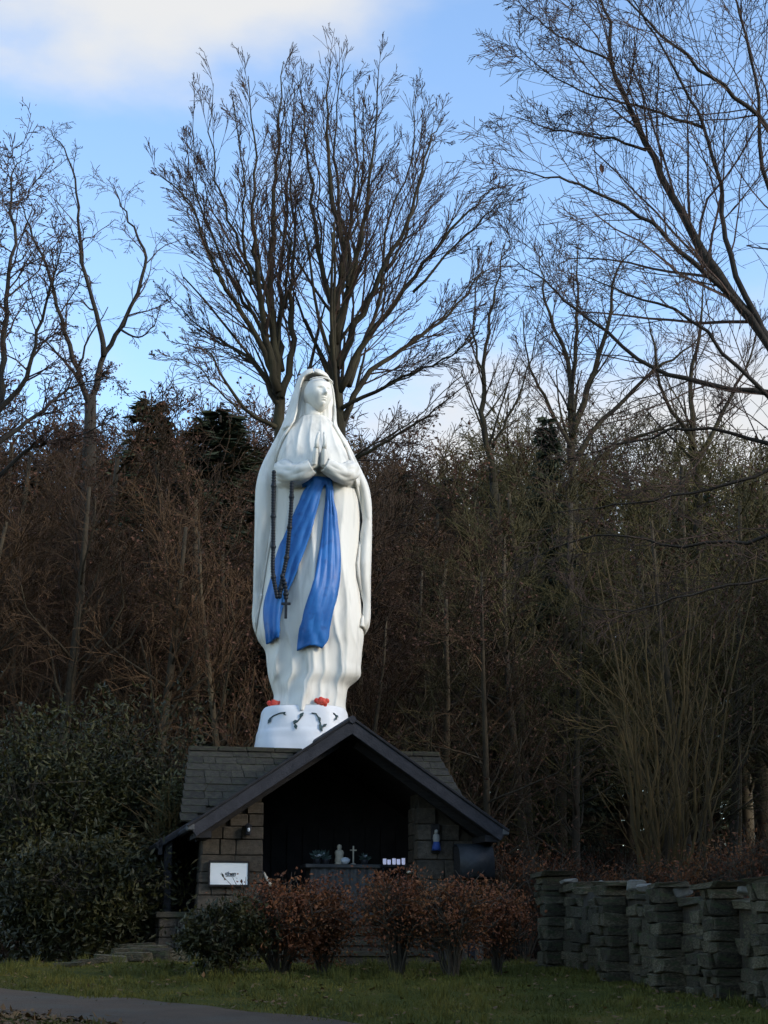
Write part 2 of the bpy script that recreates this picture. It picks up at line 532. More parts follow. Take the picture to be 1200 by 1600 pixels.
VU = np.cross(VD, np.array([0, 0, 1.0])) + rs.normal(0, 0.3, (len(VX), 3)); VU /= np.linalg.norm(VU, axis=1)[:, None]
litter = MB().leaves(np.stack([VX, VY, gz(VX, VY) + 0.03], -1), VD, VU, rs.uniform(0.05, 0.1, len(VX)), rs.uniform(0.03, 0.07, len(VX))).leaves(np.stack([X, Yv, gz(X, Yv) + 0.035], -1), D, U, rs.uniform(0.05, 0.1, len(X)), rs.uniform(0.03, 0.07, len(X))).obj('leaf_litter', M['litter'])
tag(litter, 'brown fallen leaves scattered on the grass and verge', 'leaves', kind='stuff')

# ------------------------------------------------------------------ shrine
TH = R(13)
org = Vector(at(548, 1480, 26.0)); org.z = 0.0
shrine = thing('shrine', org, 'small stone wayside shrine with dark open gable and stone slate roof', 'shrine', rz=TH)
BW = Matrix.Rotation(TH, 3, 'Z')

def bw(x, y, z):
    v = BW @ Vector((x, y, z)) + org
    return (v.x, v.y, v.z)

rnd = random.Random(5)

def stone_mesh(name, mat, seed, jit=0.08, bev=0.12):
    r2 = random.Random(seed)
    me = MB().bevel_box((0, 0, 0), (0.5, 0.5, 0.5), bev, jit=jit, rnd=r2).mesh(name, mat)
    bm = bmesh.new(); bm.from_mesh(me)
    bmesh.ops.recalc_face_normals(bm, faces=bm.faces)
    bm.to_mesh(me); bm.free()
    return me

ashlar = [stone_mesh('stone', M['stone'], i, 0.02, 0.04) for i in range(5)]
rubble = [stone_mesh('stone', M['rubble'], 20 + i, 0.10, 0.07) for i in range(9)]
slates = [stone_mesh('slate', M['slate'], 40 + i, 0.03, 0.05) for i in range(5)]

GABLE_Z, EAVE_Z, HALF = 3.69, 2.06, 2.42
def roof_z(x):
    return GABLE_Z - (GABLE_Z - EAVE_Z) * abs(x) / HALF - 0.16

PY0, PYD = 0.80, 0.55           # pier front plane, pier depth
for sgn in (-1, 1):
    pier = MB()
    def outer(z): return 2.20 + 0.12 * max(0, 1.6 - z) / 1.6
    zt_in, zt_out = roof_z(1.24) - 0.05, roof_z(2.25) - 0.05
    V = []
    for y in (PY0 + 0.03, PY0 + PYD):
        V += [[1.27, y, -0.3], [outer(0) - 0.03, y, -0.3], [outer(zt_out) - 0.03, y, zt_out], [1.27, y, zt_in]]
    V = np.array(V) * np.array([sgn, 1, 1])
    pier.add(V, [[0, 1, 2, 3], [4, 7, 6, 5], [0, 4, 5, 1], [1, 5, 6, 2], [2, 6, 7, 3], [3, 7, 4, 0]])
    po = pier.obj('pier', M['mortar'], shrine)
    z = -0.15
    while z < zt_in:
        h = rnd.uniform(0.17, 0.31)
        xo = outer(z)
        # course length limited by the roof slope
        zmid = z + h
        xlim = (GABLE_Z - 0.16 - 0.06 - zmid) / (GABLE_Z - EAVE_Z) * HALF
        xo = min(xo, xlim)
        x = 1.24
        while x < xo - 0.06:
            w = rnd.uniform(0.22, 0.46)
            if xo - (x + w) < 0.16: w = xo - x
            d = rnd.uniform(0.0, 0.02)
            link('stone', rnd.choice(ashlar), po, loc=(sgn * (x + w / 2), PY0 + 0.10 - d, z + h / 2), scale=(w - 0.014, 0.24, h - 0.014))
            x += w
        z += h
    # return stones along the inner jamb
    z = 0.6
    while z < zt_in - 0.25:
        h = rnd.uniform(0.2, 0.3)
        link('stone', rnd.choice(ashlar), po, loc=(sgn * 1.33, PY0 + 0.40, z + h / 2), scale=(0.2, 0.30, h - 0.014))
        z += h

# side walls, rear wall, floor, dark ceiling boards
for sgn in (-1, 1):
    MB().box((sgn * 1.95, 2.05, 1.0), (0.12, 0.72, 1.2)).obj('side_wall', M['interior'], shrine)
rw_ = MB(); q_ = [(-1.9, 0.4), (1.9, 0.4), (1.9, roof_z(1.9) - 0.06), (0, roof_z(0) - 0.1), (-1.9, roof_z(1.9) - 0.06)]
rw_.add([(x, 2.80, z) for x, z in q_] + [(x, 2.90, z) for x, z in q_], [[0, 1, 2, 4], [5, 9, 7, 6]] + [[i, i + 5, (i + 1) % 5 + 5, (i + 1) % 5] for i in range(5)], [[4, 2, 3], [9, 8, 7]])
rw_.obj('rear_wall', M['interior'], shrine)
MB().box((0, 1.85, 0.56), (1.83, 0.92, 0.085)).obj('floor', M['mortar'], shrine)
# lining boards on the rear wall
for i in range(14):
    x = -1.75 + i * 0.27
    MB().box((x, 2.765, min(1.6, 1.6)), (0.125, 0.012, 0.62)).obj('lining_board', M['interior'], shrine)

# porch roof: two decks, bargeboards, soffit
L = math.hypot(HALF, GABLE_Z - EAVE_Z); ang = math.atan2(GABLE_Z - EAVE_Z, HALF)
for sgn in (-1, 1):
    rot = Matrix.Rotation(sgn * ang, 4, 'Y')
    c = (sgn * HALF / 2, 1.55, (GABLE_Z + EAVE_Z) / 2 - 0.12)
    deck = MB().box((0, 0, 0), (L / 2 - 0.03, 1.48, 0.05)).obj('roof_deck', M['timber'], shrine, loc=c, rot=(0, sgn * ang, 0))
    bb = MB().bevel_box((0, 0, 0), (L / 2 + 0.02, 0.028, 0.09), 0.008).obj('bargeboard', M['barge'], shrine, loc=(sgn * HALF / 2, 0.0, (GABLE_Z + EAVE_Z) / 2 - 0.115), rot=(0, sgn * ang, 0))
    cap = MB().bevel_box((0, 0, 0), (L / 2 + 0.05, 0.05, 0.02), 0.008).obj('verge_strip', M['timber'], bb, loc=(0, 0.0, 0.113))
    # slates on the porch slope
    nrow = 9
    for i in range(nrow):
        u = -L / 2 + (i + 0.5) * L / nrow
        x0 = 0
        yy = -1.42
        while yy < 1.40:
            w = rnd.uniform(0.24, 0.42)
            w = min(w, 1.44 - yy)
            link('slate', rnd.choice(slates), deck, loc=(u, yy + w / 2, 0.075 + rnd.uniform(-0.004, 0.006)), rot=(0, sgn * 0.06, 0), scale=(L / nrow * 1.12, w - 0.01, 0.026))
            yy += w
    # pale gutter end at the lower corner
    MB().bevel_box((sgn * (HALF + 0.05), 0.06, EAVE_Z - 0.06), (0.055, 0.10, 0.05), 0.015).obj('gutter_end', M['altar'], shrine)
    gut = MB().tube([(sgn * (HALF + 0.06), 0.16, EAVE_Z - 0.07), (sgn * (HALF + 0.06), 2.9, EAVE_Z - 0.09)], 0.05, 8)
    gut.obj('gutter', M['iron'], shrine)
    # rafters seen under the overhang
    MB().box((sgn * (HALF / 2 + 0.05), 0.42, (GABLE_Z + EAVE_Z) / 2 - 0.27), (L / 2 - 0.12, 0.05, 0.06), M=Matrix.Rotation(sgn * ang, 4, 'Y')).obj('rafter', M['timber'], shrine)
    MB().box((sgn * (HALF - 0.15), 0.42, EAVE_Z - 0.16), (0.12, 0.38, 0.05)).obj('eave_box', M['timber'], shrine)
MB().tube([(0, -0.06, GABLE_Z + 0.0), (0, 3.02, GABLE_Z + 0.0)], 0.06, 8).obj('ridge_roll', M['barge'], shrine)

# main roof behind: ridge along x, slates on its front slope, hipped ends
RY, RZ, RH = 3.0, 3.49, 2.17       # ridge
EY, EZ, EH = 1.45, 2.18, 2.46      # front eave
front = MB()
V = [[-RH, RY, RZ], [RH, RY, RZ], [EH, EY, EZ], [-EH, EY, EZ], [-RH - 0.12, RY + 0.24, EZ], [RH + 0.12, RY + 0.24, EZ]]
xv = lambda z: (GABLE_Z - 0.10 - z) / (GABLE_Z - EAVE_Z) * HALF      # valley with the porch roof
V += [[-xv(RZ), RY, RZ], [xv(RZ), RY, RZ], [xv(EZ), EY, EZ], [-xv(EZ), EY, EZ]]
front.add(V, [[0, 3, 9, 6], [7, 8, 2, 1], [0, 1, 5, 4]], [[0, 4, 3], [1, 2, 5]])
mroof = front.obj('main_roof', M['mortar'], shrine)
sl = math.hypot(RY - EY, RZ - EZ); sang = math.atan2(RZ - EZ, RY - EY)
nrow = 10
for i in range(nrow):
    f = (i + 0.5) / nrow
    y = EY + (RY - EY) * f; z = EZ + (RZ - EZ) * f
    hw = EH + (RH - EH) * f
    x = -hw - 0.03
    while x < hw - 0.02:
        w = min(rnd.uniform(0.2, 0.44), hw + 0.03 - x)
        if abs(x + w / 2) - w / 2 > xv(z) - 0.10:
            n_ = Vector((0, -math.sin(sang), math.cos(sang))) * (0.022 + rnd.uniform(-0.004, 0.007))
            link('slate', rnd.choice(slates), mroof, loc=(x + w / 2, y + n_.y, z + n_.z), rot=(sang - 0.06, rnd.uniform(-0.008, 0.008), 0), scale=(w - 0.008, sl / nrow * 1.15, 0.028))
        x += w
for j in range(9):
    w = 2 * (RH + 0.03) / 9
    link('ridge_stone', slates[j % 5], mroof, loc=(-RH - 0.03 + (j + 0.5) * w, RY + 0.01, RZ + 0.035 + rnd.uniform(-0.004, 0.006)), scale=(w - 0.008, 0.20, 0.075))

# left lean-to eave, post and low wall with coping
MB().bevel_box((0, 0, 0), (0.40, 0.75, 0.05), 0.01).obj('lean_to_roof', M['timber'], shrine, loc=(-2.52, 1.95, 2.00), rot=(0, -R(33), 0))
MB().box((-2.80, 1.24, 1.78), (0.03, 0.04, 0.13)).obj('eave_bracket', M['timber'], shrine)
MB().bevel_box((-2.66, 1.35, 1.30), (0.06, 0.07, 0.56), 0.015).obj('post', M['timber'], shrine)
MB().box((-2.50, 2.5, 1.3), (0.05, 0.05, 0.62)).obj('post', M['timber'], shrine)
MB().box((-2.35, 2.62, 1.35), (0.40, 0.03, 0.60)).obj('board_screen', M['interior'], shrine)
lw = MB().box((-2.47, 1.85, 0.32), (0.30, 0.70, 0.36)).obj('low_wall', M['mortar'], shrine)
z = -0.06
while z < 0.66:
    h = rnd.uniform(0.13, 0.2); h = min(h, 0.69 - z)
    x = -2.80
    while x < -2.16:
        w = rnd.uniform(0.18, 0.34); w = min(w, -2.13 - x)
        link('stone', rnd.choice(ashlar), lw, loc=(x + w / 2, 1.16, z + h / 2), scale=(w - 0.015, 0.16, h - 0.015)); x += w
    y = 1.26
    while y < 2.5:
        w = rnd.uniform(0.25, 0.4)
        link('stone', rnd.choice(ashlar), lw, loc=(-2.74, y + w / 2, z + h / 2), scale=(0.16, w - 0.015, h - 0.015)); y += w
    z += h
MB().bevel_box((-2.47, 1.78, 0.735), (0.38, 0.74, 0.045), 0.012).obj('coping', M['slate'], shrine)

# steps up to the floor, each of separate slabs
for i in range(4):
    zt = 0.62 - i * 0.155
    st = MB().box((0, 0.80 - i * 0.28, zt - 0.115), (1.22, 0.16, 0.075)).obj('step', M['mortar'], shrine)
    x = -1.24
    while x < 1.2:
        w = min(rnd.uniform(0.4, 0.7), 1.24 - x)
        link('slab', rnd.choice(slates), st, loc=(x + w / 2, 0.78 - i * 0.28, zt), scale=(w - 0.012, 0.36, 0.07)); x += w

# ------------------------------------------------------------------ altar and the things in the shrine
def wthing(name, l, label, cat, group=None):
    return thing(name, bw(*l), label, cat, group, rz=TH)

FZ = 0.65
al = wthing('altar', (0.18, 1.75, FZ), 'grey altar table with a pleated front in the dark shrine', 'altar')
MB().bevel_box((0, 0, 0.87), (0.62, 0.28, 0.03), 0.01).obj('altar_top', M['altar'], al)
MB().box((0, 0.02, 0.42), (0.52, 0.22, 0.42)).obj('altar_body', M['altar'], al)
fr = MB()
xs = np.linspace(-0.53, 0.53, 90)
fr.grid(np.stack([np.stack([xs, -0.225 + 0.022 * np.sin(xs * 48 + 0.6 * np.sin(xs * 9)) * s_, np.full_like(xs, z_)], -1) for z_, s_ in ((0.838, 0.6), (0.5, 0.9), (0.02, 1.2))]))
fr.obj('altar_cloth', M['altar'], al, smooth=True)
AT = FZ + 0.90

def lathe(mb, prof, n=16, c=(0, 0, 0)):
    a = np.linspace(0, 2 * np.pi, n, endpoint=False)
    P = np.array([[[c[0] + r * math.cos(t), c[1] + r * math.sin(t), c[2] + z] for t in a] for r, z in prof])
    mb.grid(P, close_v=True); return mb

M['ivory'] = material('ivory_plaster', [(0.55, 0.48, 0.36), (0.66, 0.6, 0.48)], 0.6, 9)
M['cyan_leaf'] = material('grey_green_foliage', [(0.05, 0.08, 0.07), (0.10, 0.15, 0.13)], 0.7, 9)
M['petal'] = material('white_petals', [(0.62, 0.66, 0.70), (0.76, 0.8, 0.84)], 0.6, 9)

fg = wthing('figurine', (0.18, 1.80, AT), 'small ivory figurine standing in the middle of the altar', 'figurine')
lathe(MB(), [(0.0, 0), (0.075, 0), (0.075, 0.03), (0.06, 0.04)]).obj('base', M['ivory'], fg)
lathe(MB(), [(0.055, 0.035), (0.075, 0.06), (0.065, 0.14), (0.075, 0.2), (0.06, 0.235), (0.025, 0.25), (0.0, 0.252)]).obj('robe', M['ivory'], fg, smooth=True)
lathe(MB(), [(0.0, 0.24), (0.03, 0.25), (0.042, 0.285), (0.035, 0.32), (0.0, 0.335)]).obj('head', M['ivory'], fg, smooth=True)

def flowers(name, l, label, n, rad, hgt, leafy, pot=True, white=3):
    t = wthing(name, l, label, 'flowers')
    rr = np.random.RandomState(int(abs(l[0]) * 100) + n)
    if pot:
        lathe(MB(), [(0.0, 0), (0.045, 0), (0.065, 0.08), (0.06, 0.085), (0.0, 0.07)]).obj('pot', M['iron'], t, smooth=True)
    P = np.zeros((n, 3)); P[:, 2] = 0.07
    D = rr.normal(size=(n, 3)); D[:, 2] = np.abs(D[:, 2]) + 0.5; D /= np.linalg.norm(D, axis=1)[:, None]
    Q = P + D * (rr.uniform(0.3, 1, (n, 1)) * np.array([rad, rad * 0.7, hgt]))
    st = MB(); st.segs(P, Q, np.full(n, 0.003), np.full(n, 0.002)).obj('stems', M['cyan_leaf'], t)
    U = np.cross(D, rand_unit(rr, n)); U /= np.linalg.norm(U, axis=1)[:, None]
    tag(MB().leaves(Q - D * 0.03, D, U, np.full(n, 0.07), np.full(n, 0.035)).obj('foliage', M['cyan_leaf'], t), kind='stuff')
    for i in range(white):
        c = Q[i]
        lathe(MB(), [(0.0, -0.01), (0.03, 0.0), (0.036, 0.022), (0.018, 0.03), (0.0, 0.022)], 10, c).obj('bloom', M['petal'], t, smooth=True)
    return t

flowers('flower_pot', (-0.22, 1.66, AT), 'pot of pale flowers at the left end of the altar', 60, 0.14, 0.15, True, white=3)
flowers('flower_pot', (-0.06, 1.72, AT), 'pot of grey green foliage beside the left end altar flowers', 50, 0.11, 0.18, True, white=1)
flowers('flower_pot', (0.58, 1.70, AT), 'low pot of foliage at the right end of the altar', 50, 0.12, 0.10, True, white=1)
bl = wthing('bowl', (0.23, 1.56, AT), 'small bright white bowl at the altar edge', 'bowl')
lathe(MB(), [(0.0, 0), (0.04, 0), (0.075, 0.05), (0.08, 0.085), (0.074, 0.085), (0.06, 0.04), (0.0, 0.02)]).obj('bowl_body', M['petal'], bl, smooth=True)
lathe(MB(), [(0.07, 0.075), (0.05, 0.105), (0.0, 0.115)]).obj('white_filling', M['petal'], bl, smooth=True)
cr = wthing('altar_cross', (0.41, 1.78, AT), 'thin pale standing cross on the altar', 'cross')
MB().bevel_box((0, 0, 0.17), (0.011, 0.011, 0.14), 0.003).obj('upright', M['ivory'], cr)
MB().bevel_box((0, -0.001, 0.24), (0.055, 0.009, 0.010), 0.003).obj('crossbar', M['ivory'], cr)
lathe(MB(), [(0.0, 0), (0.05, 0), (0.045, 0.02), (0.02, 0.035), (0.0, 0.035)]).obj('foot', M['ivory'], cr)

# votive lights burning in a row
M['glass_glow'] = bpy.data.materials.new('glowing_votive_glass'); M['glass_glow'].use_nodes = True
b_ = M['glass_glow'].node_tree.nodes['Principled BSDF']
b_.inputs['Base Color'].default_value = (0.55, 0.55, 0.75, 1); b_.inputs['Roughness'].default_value = 0.3
tcn = M['glass_glow'].node_tree.nodes.new('ShaderNodeTexNoise'); tcn.inputs['Scale'].default_value = 14
mrn = M['glass_glow'].node_tree.nodes.new('ShaderNodeMapRange'); mrn.inputs[1].default_value = 0.35; mrn.inputs[2].default_value = 0.65; mrn.inputs[3].default_value = 0.03; mrn.inputs[4].default_value = 0.30
M['glass_glow'].node_tree.links.new(tcn.outputs['Fac'], mrn.inputs[0]); M['glass_glow'].node_tree.links.new(mrn.outputs[0], b_.inputs['Emission Strength'])
b_.inputs['Emission Color'].default_value = (0.62, 0.70, 1.0, 1)
vt = wthing('votive_table', (1.14, 1.98, FZ), 'narrow dark stand under the row of lit votive glasses', 'stand')
MB().bevel_box((0, 0, 0.90), (0.24, 0.12, 0.02), 0.005).obj('stand_top', M['iron'], vt)
for sx in (-1, 1):
    for sy in (-1, 1):
        MB().box((sx * 0.2, sy * 0.09, 0.44), (0.012, 0.012, 0.44)).obj('leg', M['iron'], vt)
order = ['leftmost', 'second', 'third', 'fourth', 'rightmost']
for i in range(5):
    v = wthing('votive_light', (0.98 + i * 0.08, 1.96 + 0.02 * (i % 2), FZ + 0.92), '%s glowing blue white votive glass in the shrine%s' % (order[i], '' if i in (0, 4) else ', counted from the left'), 'candle', 'votive lights in the shrine')
    s_ = (1.0, 0.85, 1.05, 0.95, 1.1)[i]
    lathe(MB(), [(0.0, 0), (0.024, 0), (0.03, 0.03 * s_), (0.03, 0.10 * s_), (0.026, 0.10 * s_), (0.024, 0.085 * s_), (0.0, 0.085 * s_)], 12).obj('glass', M['glass_glow'], v, smooth=True)

# things on the piers
nb = wthing('notice_board', (-1.78, 0.72, 1.35), 'white notice in a dark frame on the left stone pier', 'sign')
MB().bevel_box((0, 0, 0), (0.30, 0.012, 0.175), 0.004).obj('panel', M['sign'], nb)
for (c, h) in (((0, -0.006, 0.182), (0.315, 0.022, 0.016)), ((0, -0.006, -0.182), (0.315, 0.022, 0.016)), ((-0.306, -0.006, 0), (0.014, 0.021, 0.168)), ((0.306, -0.006, 0), (0.014, 0.021, 0.168))):
    MB().bevel_box(c, h, 0.004).obj('frame', M['timber'], nb)
# the dark word on it, as far as the photograph lets one read its strokes
wd = MB()
def stroke(x, z, w, h): wd.box((x * 0.8 + 0.01, -0.016, z * 0.8), (w * 0.8, 0.002, h * 0.8))
for x, z, w, h in ((-0.045, -0.005, 0.006, 0.034), (-0.065, -0.018, 0.018, 0.006), (-0.082, -0.005, 0.005, 0.018), (-0.062, 0.008, 0.016, 0.005),
                   (-0.02, 0.0, 0.006, 0.038), (0.0, 0.006, 0.014, 0.006), (0.014, -0.014, 0.006, 0.024), (0.036, -0.012, 0.005, 0.022), (0.052, 0.008, 0.014, 0.005), (0.052, -0.010, 0.012, 0.005), (0.052, -0.03, 0.014, 0.006), (0.068, -0.01, 0.006, 0.026),
                   (0.088, -0.010, 0.006, 0.026), (0.104, 0.010, 0.012, 0.006), (0.116, -0.012, 0.006, 0.024), (0.018, -0.048, 0.09, 0.004)):
    stroke(x, z, w, h)
wd.obj('lettering', M['iron'], nb)

lp = wthing('wall_lamp', (-1.50, 0.66, 2.02), 'small dark lantern bracketed to the left stone pier', 'lamp')
MB().bevel_box((0, 0.07, 0), (0.03, 0.02, 0.08), 0.006).obj('bracket', M['iron'], lp)
lathe(MB(), [(0.0, 0.11), (0.05, 0.07), (0.07, 0.055), (0.055, 0.05), (0.042, -0.07), (0.03, -0.085), (0.0, -0.09)], 8).obj('lantern', M['iron'], lp)
lathe(MB(), [(0.0, 0.03), (0.02, 0.02), (0.022, -0.02), (0.0, -0.04)], 8, (0, -0.04, 0)).obj('lamp_glass', M['petal'], lp, smooth=True)

pq = wthing('wall_figure', (1.53, 0.68, 1.84), 'small white and blue figure fixed on the right stone pier', 'figurine')
MB().bevel_box((0, 0.05, 0.10), (0.085, 0.02, 0.26), 0.02).obj('backboard', M['timber'], pq)
lathe(MB(), [(0.0, -0.11), (0.085, -0.11), (0.075, -0.05), (0.06, 0.02), (0.05, 0.06)], 12).obj('skirt', M['blue'], pq, smooth=True)
lathe(MB(), [(0.055, 0.04), (0.066, 0.10), (0.055, 0.16), (0.02, 0.19), (0.0, 0.19)], 12).obj('bodice', M['petal'], pq, smooth=True)
lathe(MB(), [(0.0, 0.17), (0.028, 0.18), (0.036, 0.21), (0.03, 0.245), (0.0, 0.26)], 12).obj('head', M['ivory'], pq, smooth=True)

M['dull_blue'] = material('dull_blue_glaze', [(0.02, 0.05, 0.2), (0.03, 0.07, 0.26)], 0.6, 9)
M['dull_cream'] = material('dull_cream_glaze', [(0.25, 0.24, 0.22), (0.34, 0.33, 0.3)], 0.6, 9)
for ch_ in pq.children:
    if ch_.name.startswith('skirt'): ch_.data.materials[0] = M['dull_blue']
    elif ch_.name.startswith(('bodice', 'head')): ch_.data.materials[0] = M['dull_cream']
pq.scale = (0.9, 0.9, 0.9)
pl = wthing('wall_planter', (1.14, 0.86, 1.28), 'dark hanging planter with one pale bloom at the right jamb', 'planter')
lathe(MB(), [(0.0, -0.16), (0.06, -0.14), (0.085, 0), (0.075, 0.0), (0.0, -0.02)], 12).obj('pot', M['iron'], pl, smooth=True)
rr = np.random.RandomState(8); n = 70
D = rand_unit(rr, n); D[:, 2] = np.abs(D[:, 2]); U = np.cross(D, rand_unit(rr, n)); U /= np.linalg.norm(U, axis=1)[:, None]
tag(MB().leaves(D * rr.uniform(0.02, 0.09, (n, 1)), D, U, np.full(n, 0.07), np.full(n, 0.03)).obj('foliage', M['evergreen'], pl), kind='stuff')
lathe(MB(), [(0.0, 0), (0.035, 0.01), (0.04, 0.03), (0.0, 0.05)], 10, (-0.03, -0.05, 0.10)).obj('bloom', M['ivory'], pl, smooth=True)

st_ = wthing('holy_water_stoup', (-1.20, 0.88, 1.22), 'pale slanting metal stoup arm at the left jamb', 'stoup')
MB().tube([(0.0, 0.05, 0.16), (0.02, 0.0, 0.10), (0.09, -0.03, -0.02), (0.10, -0.03, -0.06)], [0.018, 0.026, 0.03, 0.012], 10).obj('arm', M['ivory'], st_, smooth=True)
MB().bevel_box((-0.02, 0.06, 0.14), (0.025, 0.03, 0.05), 0.006).obj('wall_plate', M['iron'], st_)

hb = wthing('hooded_box', (2.02, 0.40, 0.0), 'dark hooded cabinet on a post before the right pier', 'cabinet')
M['bluegrey'] = material('dark_blue_grey_metal', [(0.016, 0.0184, 0.0208), (0.03, 0.0328, 0.036)], 0.5, 4, 0.2)
MB().bevel_box((0, 0.04, 0.62), (0.05, 0.05, 0.7), 0.01).obj('post', M['timber'], hb)
hood = MB()
prof = [(-0.30, 1.30), (-0.28, 1.58), (-0.22, 1.73), (-0.10, 1.81), (0.05, 1.82), (0.14, 1.79)]
hood.grid([[(x, y, z) for (y, z) in prof] for x in (-0.26, 0.30)])
ho = hood.obj('hood', M['bluegrey'], hb, smooth=True)
md = ho.modifiers.new('solid', 'SOLIDIFY'); md.thickness = 0.018
MB().box((0.02, 0.06, 1.53), (0.25, 0.09, 0.24)).obj('cabinet_body', M['timber'], hb)
for sx, xx in ((-1, -0.245), (1, 0.285)):
    cheek = MB()
    V = [(xx, y + 0.012, z - 0.012) for y, z in prof] + [(xx, 0.14, 1.30)]
    cheek.add(V, None, [[6, i, i + 1] for i in range(5)])
    co_ = cheek.obj('cheek', M['timber'], hb); md = co_.modifiers.new('solid', 'SOLIDIFY'); md.thickness = 0.012

# pedestal tower that carries the statue, behind the shrine
YS = 30.3
sc = at(476, 1190, YS)
ped = thing('statue_pedestal', (sc[0], YS, 0), 'square stone pedestal rising behind the shrine roof under the white statue', 'pedestal', rz=TH)
MB().box((0, 0, 1.55), (0.93, 0.93, 1.85)).obj('core', M['mortar'], ped)
PEDTOP = 3.40
z = -0.1
while z < 3.28:
    h = 0.30
    for side in range(4):
        x = -0.97
        while x < 0.9:
            w = min(rnd.uniform(0.35, 0.6), 0.97 - x)
            a = side * math.pi / 2
            v = Matrix.Rotation(a, 3, 'Z') @ Vector((x + w / 2, -0.93, 0))
            link('stone', rnd.choice(ashlar), ped, loc=(v.x, v.y, z + h / 2), rot=(0, 0, a), scale=(w - 0.014, 0.09, h - 0.014)); x += w
    z += h

# ------------------------------------------------------------------ statue
statue = thing('statue', (sc[0], YS, PEDTOP + 0.08), 'tall white statue of a veiled praying woman with blue sash, towering over the shrine', 'statue')
SO = np.array([sc[0], YS, PEDTOP + 0.08])

def sl_(px, py, fwd=0.0):
    """photo pixel -> statue-local point, fwd metres in front of its middle plane"""
    p = np.array(at(px, py, YS - fwd)) - SO
    return p

def table(rows):
    """(row, left, right, depth) -> arrays over z: centre, half width, depth"""
    z, cx, a, b = [], [], [], []
    for r_ in rows:
        y, xl, xr, d = r_
        p0, p1 = sl_(xl, y), sl_(xr, y)
        z.append(p0[2]); cx.append((p0[0] + p1[0]) / 2); a.append((p1[0] - p0[0]) / 2); b.append(d)
    o_ = np.argsort(z)
    return [np.array(v)[o_] for v in (z, cx, a, b)]

def smooth_interp(zq, z, v):
    """Catmull-Rom-like monotone interpolation"""
    zq = np.asarray(zq, float)
    m = np.gradient(v, z)
    i = np.clip(np.searchsorted(z, zq) - 1, 0, len(z) - 2)
    h = z[i + 1] - z[i]
    t = np.clip((zq - z[i]) / h, 0, 1)
    return ((2 * t**3 - 3 * t**2 + 1) * v[i] + (t**3 - 2 * t**2 + t) * h * m[i] + (-2 * t**3 + 3 * t**2) * v[i + 1] + (t**3 - t**2) * h * m[i + 1])

ROBE = table([(655, 466, 514, 0.30), (668, 455, 526, 0.40), (685, 444, 534, 0.47), (710, 434, 545, 0.55), (740, 430, 558, 0.60), (780, 430, 563, 0.60), (850, 421, 563, 0.63), (900, 414, 563, 0.66),
              (950, 406, 566, 0.68), (985, 400, 568, 0.68), (1000, 403, 568, 0.66), (1015, 413, 566, 0.63), (1040, 417, 564, 0.61), (1060, 420, 561, 0.60), (1074, 424, 545, 0.58), (1090, 428, 541, 0.58), (1104, 424, 540, 0.60), (1118, 420, 542, 0.62)])
ZT = ROBE[0].max(); ZB = ROBE[0].min()
def zrow(y): return sl_(480, y)[2]
Z_WAIST, Z_HEM = zrow(755), zrow(1015)

def robe_fold(x, z):
    low = np.clip((Z_WAIST - z) / (Z_WAIST - Z_HEM), 0, 1.25)
    # long vertical pleats, deeper towards the hem, leaning outwards at the sides
    c = smooth_interp(z, ROBE[0], ROBE[1])
    s = (x - c)
    ph = 10.5 * s / (0.85 + 0.22 * low) + 0.5 * np.sin(z * 1.7) + 0.35 * np.sin(z * 3.1 + s * 4)
    r1 = (1 - np.abs(np.sin(ph * 0.5))) ** 1.5
    ph2 = 21 * s + 1.2 * z + 0.7 * np.sin(z * 2.2)
    r2 = (1 - np.abs(np.sin(ph2 * 0.5))) ** 1.7
    # knee pushing forward on the right
    knee = 0.13 * np.exp(-((s - 0.12) / 0.33) ** 2 - ((z - zrow(930)) / 0.75) ** 2)
    # oblique pulls from the left hem
    ob = np.abs(np.sin(3.2 * (z * 1.1 - s * 2.0))) ** 3 * 0.035 * np.clip(low - 0.6, 0, 1)
    chest = np.exp(-((z - zrow(698)) / 0.42) ** 2) * 0.035 * (1 - np.abs(np.sin(9.5 * s / (0.5 + 0.35 * np.clip((zrow(660) - z), 0, 1.2)) + 0.4))) ** 1.5
    return chest + (0.022 + 0.066 * low) * r1 + (0.008 + 0.030 * low) * r2 + knee + ob

def section(tab, z, s, p=2.25):
    a = smooth_interp(z, tab[0], tab[2]); b = smooth_interp(z, tab[0], tab[3])
    return a, b

_ez = [(415, 744), (427, 749), (438, 753), (455, 758), (473, 754), (485, 744), (495, 735), (505, 733), (515, 741), (528, 750), (543, 753), (556, 749), (575, 742)]
EDX = np.array([sl_(px, py, 0.85)[0] for px, py in _ez]); EDZ = np.array([sl_(px, py, 0.85)[2] for px, py in _ez])
def ledge(x, z):
    ze = np.interp(x, EDX, EDZ)
    up = np.clip((zrow(668) - z) / (zrow(668) - ze), 0, 1)
    k = np.clip((z - ze) / 0.07, 0, 1)
    return 0.34 * (up ** 1.2) * (k * k * (3 - 2 * k))

def robe_front(x, z):
    c = smooth_interp(z, ROBE[0], ROBE[1]); a = smooth_interp(z, ROBE[0], ROBE[2]); b = smooth_interp(z, ROBE[0], ROBE[3])
    s = np.clip((x - c) / a, -0.999, 0.999)
    q = (1 - np.abs(s) ** 2.3) ** (1 / 2.1)
    return -(b * q) - (robe_fold(x, z) + ledge(x, z) * np.clip(q * 1.3, 0, 1)) * np.clip(q * 1.5, 0, 1)

